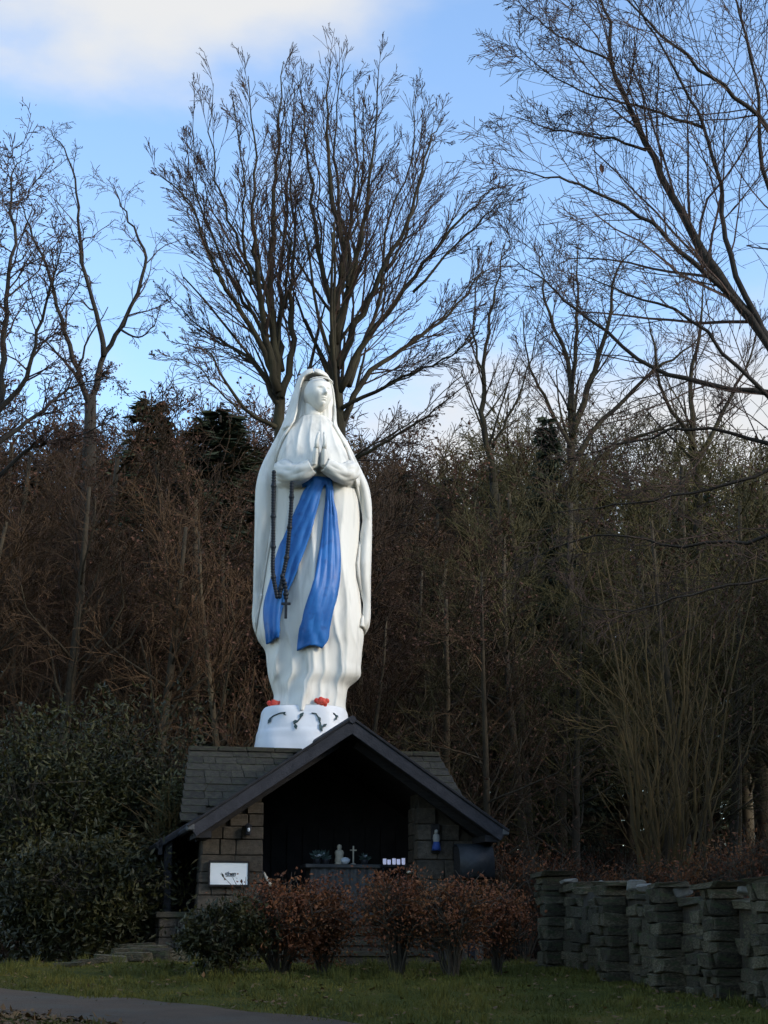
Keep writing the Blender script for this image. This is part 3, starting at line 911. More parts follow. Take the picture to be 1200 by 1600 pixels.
def loft(tab, zs, n, front):
    P = []
    for z in zs:
        c = smooth_interp(z, tab[0], tab[1]); a = smooth_interp(z, tab[0], tab[2]); b = smooth_interp(z, tab[0], tab[3])
        ph = np.linspace(0, 2 * np.pi, n, endpoint=False)
        x = c + a * np.cos(ph)
        yf = front(x, np.full(n, z))
        s = np.clip(np.abs(np.cos(ph)), 0, 0.999)
        yb = b * 0.95 * (1 - s ** 2.3) ** (1 / 2.1) + 0.05 * (1 - np.abs(np.sin(5 * x + 0.4 * z))) * (1 - s)
        y = np.where(np.sin(ph) > 0, yf, yb)
        P.append(np.stack([x, y, np.full(n, z)], -1))
    return np.array(P)

mb = MB()
P = loft(ROBE, np.linspace(ZB, ZT, 420), 240, robe_front)
mb.grid(P, close_v=True)
top = P[-1].mean(0); mb.V.append(top[None]); ti = mb.n; mb.n += 1
base = (len(P) - 1) * 240
mb.T.append(np.array([[ti, base + (i + 1) % 240, base + i] for i in range(240)]))
robe = mb.obj('robe', M['white'], statue, smooth=True)

# mantle and veil: an open shell with wavy front edges
MANT = table([(581, 484, 499, 0.06), (583, 478, 504, 0.15), (587, 472, 510, 0.23), (593, 467, 515, 0.27), (601, 463, 519, 0.29), (612, 459, 522, 0.30), (625, 454, 524, 0.31), (640, 449, 526, 0.325), (655, 444, 527, 0.35), (667, 439, 529, 0.40), (678, 434, 535, 0.45), (690, 428, 543, 0.50),
              (705, 420, 551, 0.56), (722, 411, 559, 0.62), (742, 403, 569, 0.68), (760, 399, 577, 0.71), (780, 397.5, 581, 0.72), (820, 397, 582.5, 0.73), (860, 396, 582, 0.73), (900, 395, 581, 0.74), (940, 394, 580.5, 0.75), (968, 393, 580, 0.75), (980, 395, 578, 0.73), (988, 398, 573, 0.71)])
LIN = [(581, 490), (590, 489), (592, 484), (595, 477), (605, 473), (625, 469), (650, 466), (668, 462), (685, 451), (700, 442), (720, 434), (738, 429), (760, 430), (800, 429), (850, 425), (880, 419), (935, 412), (930, 411), (955, 407), (975, 404), (988, 404)]
RIN = [(581, 491), (590, 492), (592, 502), (595, 513), (605, 519), (625, 521), (650, 521), (672, 520), (690, 530), (710, 542), (730, 547), (750, 550), (780, 559), (806, 566), (818, 567), (835, 564), (860, 560), (886, 557), (905, 558), (925, 562), (946, 568), (960, 567), (975, 564), (988, 563)]
def edge_tab(t):
    z = np.array([zrow(y) for y, x in t]); x = np.array([sl_(x_, y)[0] for y, x_ in t]); o_ = np.argsort(z)
    return z[o_], x[o_]
LZ, LX = edge_tab(LIN); RZ_, RX = edge_tab(RIN)
MZT, MZB = MANT[0].max(), MANT[0].min()
nz_, na_ = 240, 200
P = np.zeros((nz_, na_, 3))
for i, z in enumerate(np.linspace(MZB, MZT, nz_)):
    c = smooth_interp(z, MANT[0], MANT[1]); a = smooth_interp(z, MANT[0], MANT[2]); b = smooth_interp(z, MANT[0], MANT[3])
    a = max(a * 0.9, a - 0.055)
    xl = np.interp(z, LZ, LX); xr = np.interp(z, RZ_, RX)
    pl_ = math.acos(max(-1, min(1, (xl - c) / a))); pr_ = math.acos(max(-1, min(1, (xr - c) / a)))
    ph = np.linspace(pl_, 2 * np.pi + pr_, na_)
    s = np.abs(np.cos(ph))
    q = np.where(s < 0.9999, (1 - np.clip(s, 0, 0.9999) ** 2.2) ** (1 / 2.1), 0)
    sgn_ = np.where(np.sin(ph) > 0, -1.0, 1.0)
    x = c + a * np.cos(ph); y = sgn_ * b * q
    low = np.clip((zrow(640) - z) / 2.5, 0, 1)
    f = (1 - np.abs(np.sin(4.2 * ph + 0.5 * np.sin(1.5 * z)))) ** 1.4 * 0.075 * low + (1 - np.abs(np.sin(9.1 * ph + 1.1 * z))) ** 1.5 * 0.022 * low
    # fold step following the arm on the right: the cape overlaps the hanging mantle
    zed = np.interp(x, [sl_(540, 730)[0], sl_(556, 775)[0], sl_(580, 822)[0]], [zrow(730), zrow(775), zrow(826)])
    cape = np.where((x > sl_(538, 730)[0]) & (np.sin(ph) > -0.1), 0.06 * np.clip((z - zed) / 0.04, 0, 1), 0)
    # shoulder pleats radiating from the neck
    pleat = 0.018 * np.exp(-((z - zrow(700)) / 0.45) ** 2) * np.sin(24 * ph + 3 * z) * (np.sin(ph) > 0)
    d = f * np.clip(q * 1.2, 0.0, 1) + (cape + pleat) * np.clip(q * 2, 0.1, 1)
    # front edges stand off the robe
    zz = np.full(na_, z)
    rf = robe_front(np.clip(x, smooth_interp(z, ROBE[0], ROBE[1]) - smooth_interp(z, ROBE[0], ROBE[2]) * 0.99, smooth_interp(z, ROBE[0], ROBE[1]) + smooth_interp(z, ROBE[0], ROBE[2]) * 0.99), zz) if z < ZT else np.zeros(na_)
    yy = y + sgn_ * d
    front_m = np.sin(ph) > 0
    yy = np.where(front_m & (z < ZT), np.minimum(yy, rf * np.clip(q * 1.6, 0, 1) - (0.045 - 0.038 * math.exp(-((z - zrow(712)) / 0.45) ** 2))), yy)
    for xe in (xl, xr):
        w_ = np.where(front_m, np.exp(-((x - xe) / 0.16) ** 2), 0) if z < zrow(676) else 0
        yy = yy * (1 - w_) + w_ * np.maximum(yy, rf - 0.034)
    drop = 0.10 * np.sin(3 * ph + 0.6) * np.clip((zrow(930) - z) / (zrow(930) - MZB), 0, 1) ** 2
    P[i] = np.stack([x, yy, zz + drop * 0.6], -1)
mant = MB().grid(P).obj('mantle', M['white'], statue, smooth=True)
md = mant.modifiers.new('solid', 'SOLIDIFY'); md.thickness = 0.04; md.offset = -1

# surface finder for the things painted or hung on the front
def on_robe(px, py, lift, also=0.0):
    fwd = 0.6
    for _ in range(6):
        p = sl_(px, py, fwd)
        y = float(robe_front(p[0], np.clip(p[2], ZB, ZT)))
        if also: y = min(y, -also)
        fwd = -y + lift
    return sl_(px, py, fwd)

# sash: band at the waist, two long tails with pleats
def ribbon(rows, n=14, lift=0.055, th=0.035, seed=0, pleats=3.0):
    ys = np.array([r_[0] for r_ in rows], float); xl = np.array([r_[1] for r_ in rows], float); xr = np.array([r_[2] for r_ in rows], float)
    yq = np.linspace(ys[0], ys[-1], 90)
    P = np.zeros((len(yq), n, 3))
    for i, y in enumerate(yq):
        l_, r2 = smooth_interp(y, ys, xl), smooth_interp(y, ys, xr)
        for j in range(n):
            t = j / (n - 1)
            w = 0.030 * (1 - abs(math.sin(pleats * math.pi * t + 0.6 * math.sin(y * 0.03 + seed)))) + 0.030 * math.sin(math.pi * t)
            # ragged folded lower end
            yy = y
            if i > 80: yy = y + (i - 80) * 0.55 * math.sin(4.2 * t + seed)
            P[i, j] = on_robe(l_ + (r2 - l_) * t, yy, lift + w)
    return P
def ribbon_obj(P, name):
    o = MB().grid(P).obj(name, M['blue'], statue, smooth=True)
    md = o.modifiers.new('solid', 'SOLIDIFY'); md.thickness = 0.05; md.offset = 0
    return o
ribbon_obj(ribbon([(748, 477, 514), (757, 481, 507), (770, 474, 502), (785, 468, 498), (800, 460, 494), (825, 449, 488), (850, 439, 480), (875, 431, 470), (900, 425, 460), (925, 418, 449), (950, 413, 441), (975, 414, 437), (988, 416, 437), (1001, 417, 434)], seed=1.0, lift=0.07), 'sash_tail')
ribbon_obj(ribbon([(750, 504, 517), (762, 510, 519), (780, 510, 521), (800, 507, 526), (825, 504, 529), (850, 501, 531), (880, 496, 531.5), (905, 491, 530), (930, 484, 526), (955, 476, 520), (980, 469, 515), (1000, 465, 512), (1013, 464, 503)], seed=2.2, lift=0.06, pleats=3.6), 'sash_tail')
# waist band
bandx = np.linspace(472, 519, 16)
P = np.array([[on_robe(x, y + 4 * ((x - 495) / 24) ** 2, 0.085 + 0.02 * math.sin((y - 745) * 0.9)) for x in bandx] for y in (745, 748, 751, 754, 757)])
ribbon_obj(P, 'sash_band')

# sleeves
def sleeve(pts, name):
    C_ = np.array([sl_(px, py, f) for px, py, f, rv, rd in pts]); rv = np.array([q[3] for q in pts]); rd = np.array([q[4] for q in pts])
    tq = np.linspace(0, 1, 40); tk = np.linspace(0, 1, len(pts))
    Cq = np.stack([smooth_interp(tq, tk, C_[:, i]) for i in range(3)], -1); rvq = smooth_interp(tq, tk, rv); rdq = smooth_interp(tq, tk, rd)
    tn = np.gradient(Cq, axis=0); tn /= np.linalg.norm(tn, axis=1)[:, None]
    up = np.array([0, 0, 1.0]) - tn * tn[:, 2:3]; up /= np.linalg.norm(up, axis=1)[:, None]
    sd = np.cross(tn, up)
    a = np.linspace(0, 2 * np.pi, 40, endpoint=False)
    fold = 1 + 0.07 * np.sin(5 * a[None] + 9 * tq[:, None]) + 0.04 * np.sin(9 * a[None] - 7 * tq[:, None])
    P = Cq[:, None] + (up[:, None] * np.sin(a)[None, :, None] * rvq[:, None, None] + sd[:, None] * np.cos(a)[None, :, None] * rdq[:, None, None]) * fold[:, :, None]
    o = MB().grid(P, close_v=True).obj(name, M['white'], statue, smooth=True)
    md = o.modifiers.new('solid', 'SOLIDIFY'); md.thickness = 0.035; md.offset = -1
    return o
sleeve([(440, 732, 0.62, 0.16, 0.14), (448, 738, 0.74, 0.17, 0.16), (460, 741, 0.84, 0.16, 0.15), (474, 737, 0.93, 0.145, 0.13), (488, 729, 0.98, 0.115, 0.11)], 'sleeve')
sleeve([(550, 734, 0.60, 0.15, 0.14), (543, 739, 0.70, 0.16, 0.15), (533, 740, 0.80, 0.145, 0.14), (521, 734, 0.90, 0.125, 0.12), (508, 726, 0.97, 0.105, 0.10)], 'sleeve')
for (a0, b0) in (((452, 742), (495, 722)), ((540, 742), (504, 722))):
    pa, pb = sl_(*a0, 0.78), sl_(*b0, 1.0)
    MB().tube([pa, (pa + pb) / 2 + np.array([0, 0, -0.02]), pb], [0.13, 0.105, 0.085], 16).obj('forearm', M['white'], statue, smooth=True)

# praying hands: palms together, five fingers each
def hand(side):
    mb = MB()
    wr = sl_(499 + side * 2.5, 724, 1.0); tip = sl_(502.5 + side * 1.2, 673, 1.06)
    ax = tip - wr; Ln = np.linalg.norm(ax); ax /= Ln
    xx = np.array([1.0, 0.05, 0]); xx -= ax * (xx @ ax); xx /= np.linalg.norm(xx)
    yy = np.cross(ax, xx)                       # towards the back / front
    def Lp(u, v, w): return wr + ax * (u * Ln) + yy * v + xx * (w * side)
    # palm
    rows = [(-0.06, 0.085, 0.055), (0.05, 0.10, 0.062), (0.2, 0.125, 0.066), (0.36, 0.135, 0.062), (0.47, 0.13, 0.052), (0.52, 0.11, 0.03)]
    a = np.linspace(0, 2 * np.pi, 20, endpoint=False)
    P = np.array([[Lp(u, hw * math.cos(t), 0.052 + th_ * math.sin(t)) for t in a] for u, hw, th_ in rows])
    mb.grid(P, close_v=True)
    for k_, (v, ln) in enumerate(((-0.098, 0.40), (-0.034, 0.50), (0.032, 0.52), (0.094, 0.46))):
        ln2 = ln
        pts = [Lp(0.42, v, 0.05), Lp(0.46 + ln2 * 0.35, v * 0.97, 0.056), Lp(0.46 + ln2 * 0.68, v * 0.86, 0.046), Lp(0.46 + ln2 * 0.93, v * 0.75, 0.034), Lp(0.46 + ln2, v * 0.72, 0.030)]
        mb.tube(pts, [0.040, 0.038, 0.033, 0.026, 0.010], 10)
    # thumb leaves the chest side of the palm
    pts = [Lp(0.10, 0.085, 0.04), Lp(0.25, 0.155, 0.045), Lp(0.42, 0.175, 0.036), Lp(0.56, 0.165, 0.028), Lp(0.60, 0.158, 0.024)]
    mb.tube(pts, [0.045, 0.042, 0.036, 0.028, 0.010], 10)
    return mb.obj('hand', M['white'], statue, smooth=True)
hand(-1); hand(1)

# head with face, turned a little to the right
HC = sl_(496.5, 618, 0.20)
hy = R(30)
def head_mesh():
    nu, nv = 110, 90
    th_ = np.linspace(0.001, np.pi - 0.001, nv); ph = np.linspace(0, 2 * np.pi, nu, endpoint=False)
    T, F = np.meshgrid(th_, ph, indexing='ij')
    X = np.sin(T) * np.sin(F); Y = np.sin(T) * np.cos(F); Z = np.cos(T)          # Y forward
    jaw = 1 - 0.30 * np.clip(-Z - 0.1, 0, 1) ** 1.1
    x = X * jaw; y = Y * (1 - 0.06 * np.clip(-Z, 0, 1)); z = Z
    fw = np.clip(Y, 0, 1)
    g = lambda cx, cz, sx, sz: np.exp(-((X - cx) / sx) ** 2 - ((Z - cz) / sz) ** 2)
    nose_w = 0.075 + 0.05 * np.clip((0.15 - Z) / 0.4, 0, 1)
    nose_p = np.clip((0.22 - Z) / 0.46, 0, 1) * (1 / (1 + np.exp(-(Z + 0.26) / 0.018)))
    d = 0.22 * nose_p * np.exp(-(X / nose_w) ** 2)
    d += 0.05 * (g(0.10, -0.22, 0.06, 0.05) + g(-0.10, -0.22, 0.06, 0.05))
    d -= 0.10 * (g(0.32, 0.06, 0.17, 0.11) + g(-0.32, 0.06, 0.17, 0.11))
    d += 0.055 * (g(0.31, 0.03, 0.12, 0.055) + g(-0.31, 0.03, 0.12, 0.055))
    d += 0.035 * (g(0.3, 0.2, 0.22, 0.05) + g(-0.3, 0.2, 0.22, 0.05))
    d -= 0.03 * g(0, -0.34, 0.05, 0.05)
    d += 0.065 * g(0, -0.41, 0.17, 0.035) + 0.06 * g(0, -0.50, 0.14, 0.035) - 0.05 * g(0, -0.455, 0.2, 0.016) - 0.035 * g(0, -0.58, 0.16, 0.04)
    d += 0.09 * g(0, -0.74, 0.2, 0.12)
    d += 0.025 * (g(0.42, -0.22, 0.2, 0.2) + g(-0.42, -0.22, 0.2, 0.2))
    y = y + 1.35 * d * fw
    P = np.stack([x * 0.262, -y * 0.30, z * 0.355], -1)
    return P
P = head_mesh()
mb = MB().grid(P, close_v=True)
head = mb.obj('head', M['white'], statue, smooth=True, loc=HC, rot=(R(-6), 0, hy))
nk0, nk1 = sl_(489, 636, 0.16), sl_(487, 675, 0.16)
MB().tube([nk0 + np.array([0.02, 0, 0.1]), nk0, (nk0 + nk1) / 2, nk1], [0.15, 0.155, 0.165, 0.24], 28).obj('neck', M['white'], statue, smooth=True)
LIN_ = table([(598, 472, 516, 0.10), (612, 468, 519, 0.14), (630, 463, 521, 0.17), (648, 458, 522, 0.20), (664, 453, 524, 0.26), (676, 448, 530, 0.34)])
def lining_front(x, z):
    c = smooth_interp(z, LIN_[0], LIN_[1]); a = smooth_interp(z, LIN_[0], LIN_[2]); b = smooth_interp(z, LIN_[0], LIN_[3])
    s = np.clip((x - c) / a, -0.999, 0.999)
    return -b * (1 - np.abs(s) ** 2.6) ** (1 / 2.2) - 0.02 * (1 - np.abs(np.sin(16 * s + 2 * z))) * (1 - s * s)
MB().grid(loft(LIN_, np.linspace(LIN_[0].min(), LIN_[0].max(), 60), 120, lining_front), close_v=True).obj('veil_lining', M['white'], statue, smooth=True)
# hair band under the veil edge
aa = np.linspace(R(20), R(160), 26)
hb_pts = [np.array([0.258 * math.cos(t), -0.10 - 0.19 * math.sin(t), 0.20 + 0.05 * math.sin(t)]) for t in aa]
MB().tube(hb_pts, 0.016, 8).obj('hair_band', M['white'], head, smooth=True)

# two roses on the feet
for rx, ry, sd in ((429, 1101, 1), (503, 1097, 2)):
    c = on_robe(rx, ry, 0.03)
    mb = MB(); r3 = random.Random(sd)
    for i in range(11):
        t = i * 2.399; rr_ = 0.02 + 0.008 * i
        cc = c + np.array([rr_ * math.cos(t) * 1.1, -0.05 + 0.003 * i, rr_ * math.sin(t) * 0.7])
        a = np.linspace(0, 2 * np.pi, 8, endpoint=False)
        mb.grid(np.array([[cc + np.array([r_ * math.cos(q), -dz, r_ * math.sin(q)]) for q in a] for r_, dz in ((0.05, -0.01), (0.045, 0.02), (0.02, 0.035), (0.002, 0.03))]), close_v=True)
    mb.obj('rose', M['rose'], statue, smooth=True)
    foot = MB().tube([c + np.array([0, 0.25, -0.02]), c + np.array([0, 0.08, -0.04]), c + np.array([0.0, -0.03, -0.07])], [0.13, 0.11, 0.05], 14)
    foot.obj('foot', M['white'], statue, smooth=True)

# plinth: flared white rock with a painted leaf garland
PL = table([(1109, 413, 540, 0.70), (1113, 410, 542, 0.72), (1126, 407, 545, 0.76), (1140, 404, 548, 0.80), (1145, 403, 549, 0.815), (1148, 401.7, 550.5, 0.83), (1160, 399.5, 552.5, 0.855), (1170, 397.5, 555, 0.88), (1192, 396, 557, 0.90)])
def pl_front(x, z):
    c = smooth_interp(z, PL[0], PL[1]); a = smooth_interp(z, PL[0], PL[2]); b = smooth_interp(z, PL[0], PL[3])
    s = np.clip((x - c) / a, -0.999, 0.999)
    return -b * (1 - np.abs(s) ** 2.6) ** (1 / 2.4) - 0.022 * np.sin(7 * x + 2 * z) * np.sin(5 * z + x)
P = loft(PL, np.linspace(PL[0].min(), PL[0].max(), 60), 120, pl_front)
mb = MB().grid(P, close_v=True)
top = P[-1].mean(0); mb.V.append(top[None]); ti = mb.n; mb.n += 1
base = 59 * 120
mb.T.append(np.array([[ti, base + (i + 1) % 120, base + i] for i in range(120)]))
mb.obj('plinth', M['white_clean'], statue, smooth=True)
def on_pl(px, py, lift=0.012):
    fwd = 0.7
    for _ in range(6):
        p = sl_(px, py, fwd); fwd = -float(pl_front(p[0], np.clip(p[2], PL[0].min(), PL[0].max()))) + lift
    return sl_(px, py, fwd)
for st3, lv in (([(421, 1123), (428, 1118), (438, 1114), (446, 1113)], [(424, 1121, 418, 1131, 5), (441, 1113, 447, 1118, 3.5)]),
                ([(474, 1114), (470, 1121), (465, 1127), (459, 1131)], [(474, 1113, 468, 1121, 6), (466, 1126, 457, 1128, 5), (461, 1130, 463, 1140, 6)]),
                ([(487, 1114), (494, 1115), (498, 1122), (501, 1132), (503, 1142)], [(497, 1119, 501, 1127, 5), (503, 1136, 511, 1131, 5), (499, 1131, 504, 1143, 6)]),
                ([(521, 1114), (525, 1118), (526, 1124)], [(525, 1117, 529, 1121, 3), (526, 1120, 523, 1126, 3)])):
    mb = MB()
    mb.tube([on_pl(*q) for q in st3], 0.012, 6)
    for (x0, y0, x1, y1, w_) in lv:
        dx, dy = x1 - x0, y1 - y0; ln = math.hypot(dx, dy); nx, ny = -dy / ln * w_ / 2, dx / ln * w_ / 2
        q = [on_pl(x0, y0, 0.016), on_pl((x0 + x1) / 2 + nx, (y0 + y1) / 2 + ny, 0.016), on_pl(x1, y1, 0.016), on_pl((x0 + x1) / 2 - nx, (y0 + y1) / 2 - ny, 0.016)]
        q2 = [v_ + np.array([0, -0.012, 0]) for v_ in q]
        mb.add(q + q2, [[4, 5, 6, 7], [0, 1, 5, 4], [1, 2, 6, 5], [2, 3, 7, 6], [3, 0, 4, 7]])
    mb.obj('garland', M['leafpaint'], statue)

# rosary hanging from the forearm
ros = thing('rosary', tuple(SO + sl_(440, 745, 0.9)), 'long dark bead rosary with a cross hanging from the statue\'s arm', 'rosary')
RO = sl_(440, 745, 0.9)
ico_t = None
def strand(rows, n, lift):
    ys = np.array([r_[0] for r_ in rows], float); xs_ = np.array([r_[1] for r_ in rows], float); fw = np.array([r_[2] for r_ in rows], float)
    yq = np.linspace(ys[0], ys[-1], n)
    out = []
    for y in yq:
        x = smooth_interp(y, ys, xs_); f = np.interp(y, ys, fw)
        p = on_robe(x, y, lift, also=f - lift)
        out.append(p - RO)
    return np.array(out)
S1 = strand([(738, 428, 0.94), (760, 427.5, 0.94), (800, 427, 0.93), (850, 427, 0.92), (900, 427, 0.90), (932, 433, 0.90)], 46, 0.14)
S2 = strand([(755, 456, 0.98), (790, 455, 0.96), (830, 452, 0.94), (870, 448, 0.92), (905, 441, 0.90), (932, 437, 0.90)], 42, 0.17)
S3 = strand([(900, 441, 0.92), (912, 445, 0.92), (934, 447, 0.92)], 7, 0.17)
bd = MB()
def bead(c, r):
    a = np.linspace(0, 2 * np.pi, 8, endpoint=False)
    bd.grid(np.array([[c + r * np.array([s_ * math.cos(q), s_ * math.sin(q), c_ * 1.1]) for q in a] for s_, c_ in ((0.02, -1), (0.7, -0.7), (1, 0), (0.7, 0.7), (0.02, 1))]), close_v=True)
for S in (S1, S2, S3):
    for i, c in enumerate(S): bead(c, 0.055 if i % 11 == 5 else 0.043)
tag(bd.obj('beads', M['bead'], ros, smooth=True), kind='stuff')
ch = MB()
for S in (S1, S2, S3): ch.tube(S, 0.009, 5)
ch.obj('chain', M['iron'], ros)
cx_ = S3[-1]
cb = MB()
cb.bevel_box(cx_ + np.array([0, 0, -0.19]), (0.026, 0.022, 0.19), 0.006)
cb.bevel_box(cx_ + np.array([0, -0.003, -0.11]), (0.085, 0.018, 0.024), 0.006)
cb.obj('cross', M['bead'], ros)

# ------------------------------------------------------------------ trees
class Tree:
    def __init__(s, seed):
        s.r = random.Random(seed); s.thick = []; s.a = []; s.b = []; s.ra = []; s.rb = []; s.tips = []

    def line(s, pts, rad):
        """store a branch: thick ones as a smooth tube, thin ones as prisms"""
        if rad[0] > 0.035:
            s.thick.append((pts, rad))
        else:
            for i in range(len(pts) - 1):
                s.a.append(pts[i]); s.b.append(pts[i + 1]); s.ra.append(rad[i]); s.rb.append(rad[i + 1])

    def grow(s, p, d, ln, rad, lev, par):
        r = s.r
        nseg = max(2, min(7, int(ln / par['seg'][min(lev, len(par['seg']) - 1)])))
        pts = [p]; rads = [rad]
        x, y, z = p; dx, dy, dz = d
        st = ln / nseg
        endr = max(par['rmin'], rad * par['taper'])
        w = par['wob'][min(lev, len(par['wob']) - 1)]; up = par['up'][min(lev, len(par['up']) - 1)]
        dirs = [d]
        for i in range(nseg):
            dx += r.gauss(0, w); dy += r.gauss(0, w); dz += r.gauss(0, w) + up
            m = math.sqrt(dx * dx + dy * dy + dz * dz); dx /= m; dy /= m; dz /= m
            x += dx * st; y += dy * st; z += dz * st
            pts.append((x, y, z)); dirs.append((dx, dy, dz)); rads.append(rad + (endr - rad) * (i + 1) / nseg)
        s.line(pts, rads)
        s.children(pts, dirs, rads, ln, lev, par)

    def children(s, pts, dirs, rads, ln, lev, par):
        r = s.r
        if lev >= par['levels']:
            s.tips.append((pts[-1], dirs[-1])); return
        n = par['kids'][min(lev, len(par['kids']) - 1)]
        n = max(2, int(n * r.uniform(0.75, 1.25)))
        t0 = par['from'][min(lev, len(par['from']) - 1)]
        for k_ in range(n):
            t = t0 + (1 - t0) * (k_ + r.uniform(0.1, 0.9)) / n
            f = t * (len(pts) - 1); i = min(int(f), len(pts) - 2); f -= i
            a_, b_ = pts[i], pts[i + 1]
            q = (a_[0] + (b_[0] - a_[0]) * f, a_[1] + (b_[1] - a_[1]) * f, a_[2] + (b_[2] - a_[2]) * f)
            d = dirs[i + 1]
            ang = R(par['ang'][min(lev, len(par['ang']) - 1)]) * r.uniform(0.7, 1.3)
            # random direction perpendicular to d
            while True:
                ux, uy, uz = r.gauss(0, 1), r.gauss(0, 1), r.gauss(0, 1)
                dt = ux * d[0] + uy * d[1] + uz * d[2]
                ux -= dt * d[0]; uy -= dt * d[1]; uz -= dt * d[2]
                m = math.sqrt(ux * ux + uy * uy + uz * uz)
                if m > 0.2: break
            c_, s_ = math.cos(ang), math.sin(ang) / m
            nd = (d[0] * c_ + ux * s_, d[1] * c_ + uy * s_, d[2] * c_ + uz * s_)
            rr_ = (rads[i] + (rads[i + 1] - rads[i]) * f)
            nl = ln * par['len'][min(lev, len(par['len']) - 1)] * (1.2 - par.get('tipcut', 0.6) * t) * r.uniform(0.7, 1.3)
            s.grow(q, nd, nl, max(par['rmin'], min(rr_ * 0.75, rr_ * par['rk'])), lev + 1, par)

    def limb(s, pts, r0, r1, par, lev=0, kids=None, sub=4):
        """a traced limb, resampled with wobble, carrying grown branches"""
        pts = np.array(pts, float); k_ = len(pts)
        tk = np.arange(k_); tq = np.linspace(0, k_ - 1, (k_ - 1) * sub + 1)
        Q = np.stack([smooth_interp(tq, tk, pts[:, i]) for i in range(3)], -1)
        seglen = np.linalg.norm(np.diff(pts, axis=0), axis=1).mean()
        Q[1:] += np.array([[s.r.gauss(0, 1) for _ in range(3)] for _ in range(len(Q) - 1)]) * seglen * 0.02
        rad = np.linspace(0, 1, len(Q)); rad = r0 + (r1 - r0) * rad ** 0.8
        s.thick.append(([tuple(q) for q in Q], list(rad)))
        dirs = np.gradient(Q, axis=0); dirs /= np.linalg.norm(dirs, axis=1)[:, None]
        ln = np.linalg.norm(np.diff(Q, axis=0), axis=1).sum()
        par2 = dict(par)
        if kids is not None:
            par2['kids'] = [kids] + list(par['kids'][1:])
        s.children([tuple(q) for q in Q], [tuple(q) for q in dirs], list(rad), ln, lev, par2)
        s.tips.append((tuple(Q[-1]), tuple(dirs[-1])))

    def meshes(s, bark, twig, origin=(0, 0, 0), n=8):
        o = np.array(origin)
        tb = MB()
        for pts, rad in s.thick:
            tb.tube(np.array(pts) - o, rad, n if rad[0] > 0.07 else 5, cap=True)
        tw = MB()
        if s.a:
            tw.segs(np.array(s.a) - o, np.array(s.b) - o, s.ra, s.rb, 3)
        return tb.mesh('trunk', bark, True), (tw.mesh('crown', twig) if s.a else None)

    def put(s, name, label, cat, base, bark, twig, group=None, leaves=None):
        t = thing(name, base, label, cat, group)
        a, b = s.meshes(bark, twig, base)
        link('trunk', a, t)
        if b: link('crown', b, t)
        if leaves:
            mat, n_, L_, W_ = leaves
            lm = s.leaf_mesh(mat, n_, L_, W_, base)
            tag(link('withered_leaves', lm, t), kind='stuff')
        return t

    def leaf_mesh(s, mat, n_, L_, W_, base=(0, 0, 0), spread=0.25):
        rs_ = np.random.RandomState(s.r.randint(0, 99999))
        idx = rs_.randint(0, len(s.b), n_)
        P = np.array(s.b)[idx] - np.array(base) + rs_.normal(0, spread * 0.3, (n_, 3))
        D = rand_unit(rs_, n_); D[:, 2] -= 0.5; D /= np.linalg.norm(D, axis=1)[:, None]
        U = np.cross(D, rand_unit(rs_, n_)); U /= np.linalg.norm(U, axis=1)[:, None]
        return MB().leaves(P, D, U, rs_.uniform(0.6, 1.3, n_) * L_, rs_.uniform(0.6, 1.3, n_) * W_).mesh('withered_leaves', mat)


def px_limb(Y, rows, dy0=0.0, dy1=0.0):
    """photo polyline -> world points, drifting dy0..dy1 metres in depth"""
    k_ = len(rows)
    return [at(x, y, Y + dy0 + (dy1 - dy0) * i / (k_ - 1)) for i, (x, y) in enumerate(rows)]

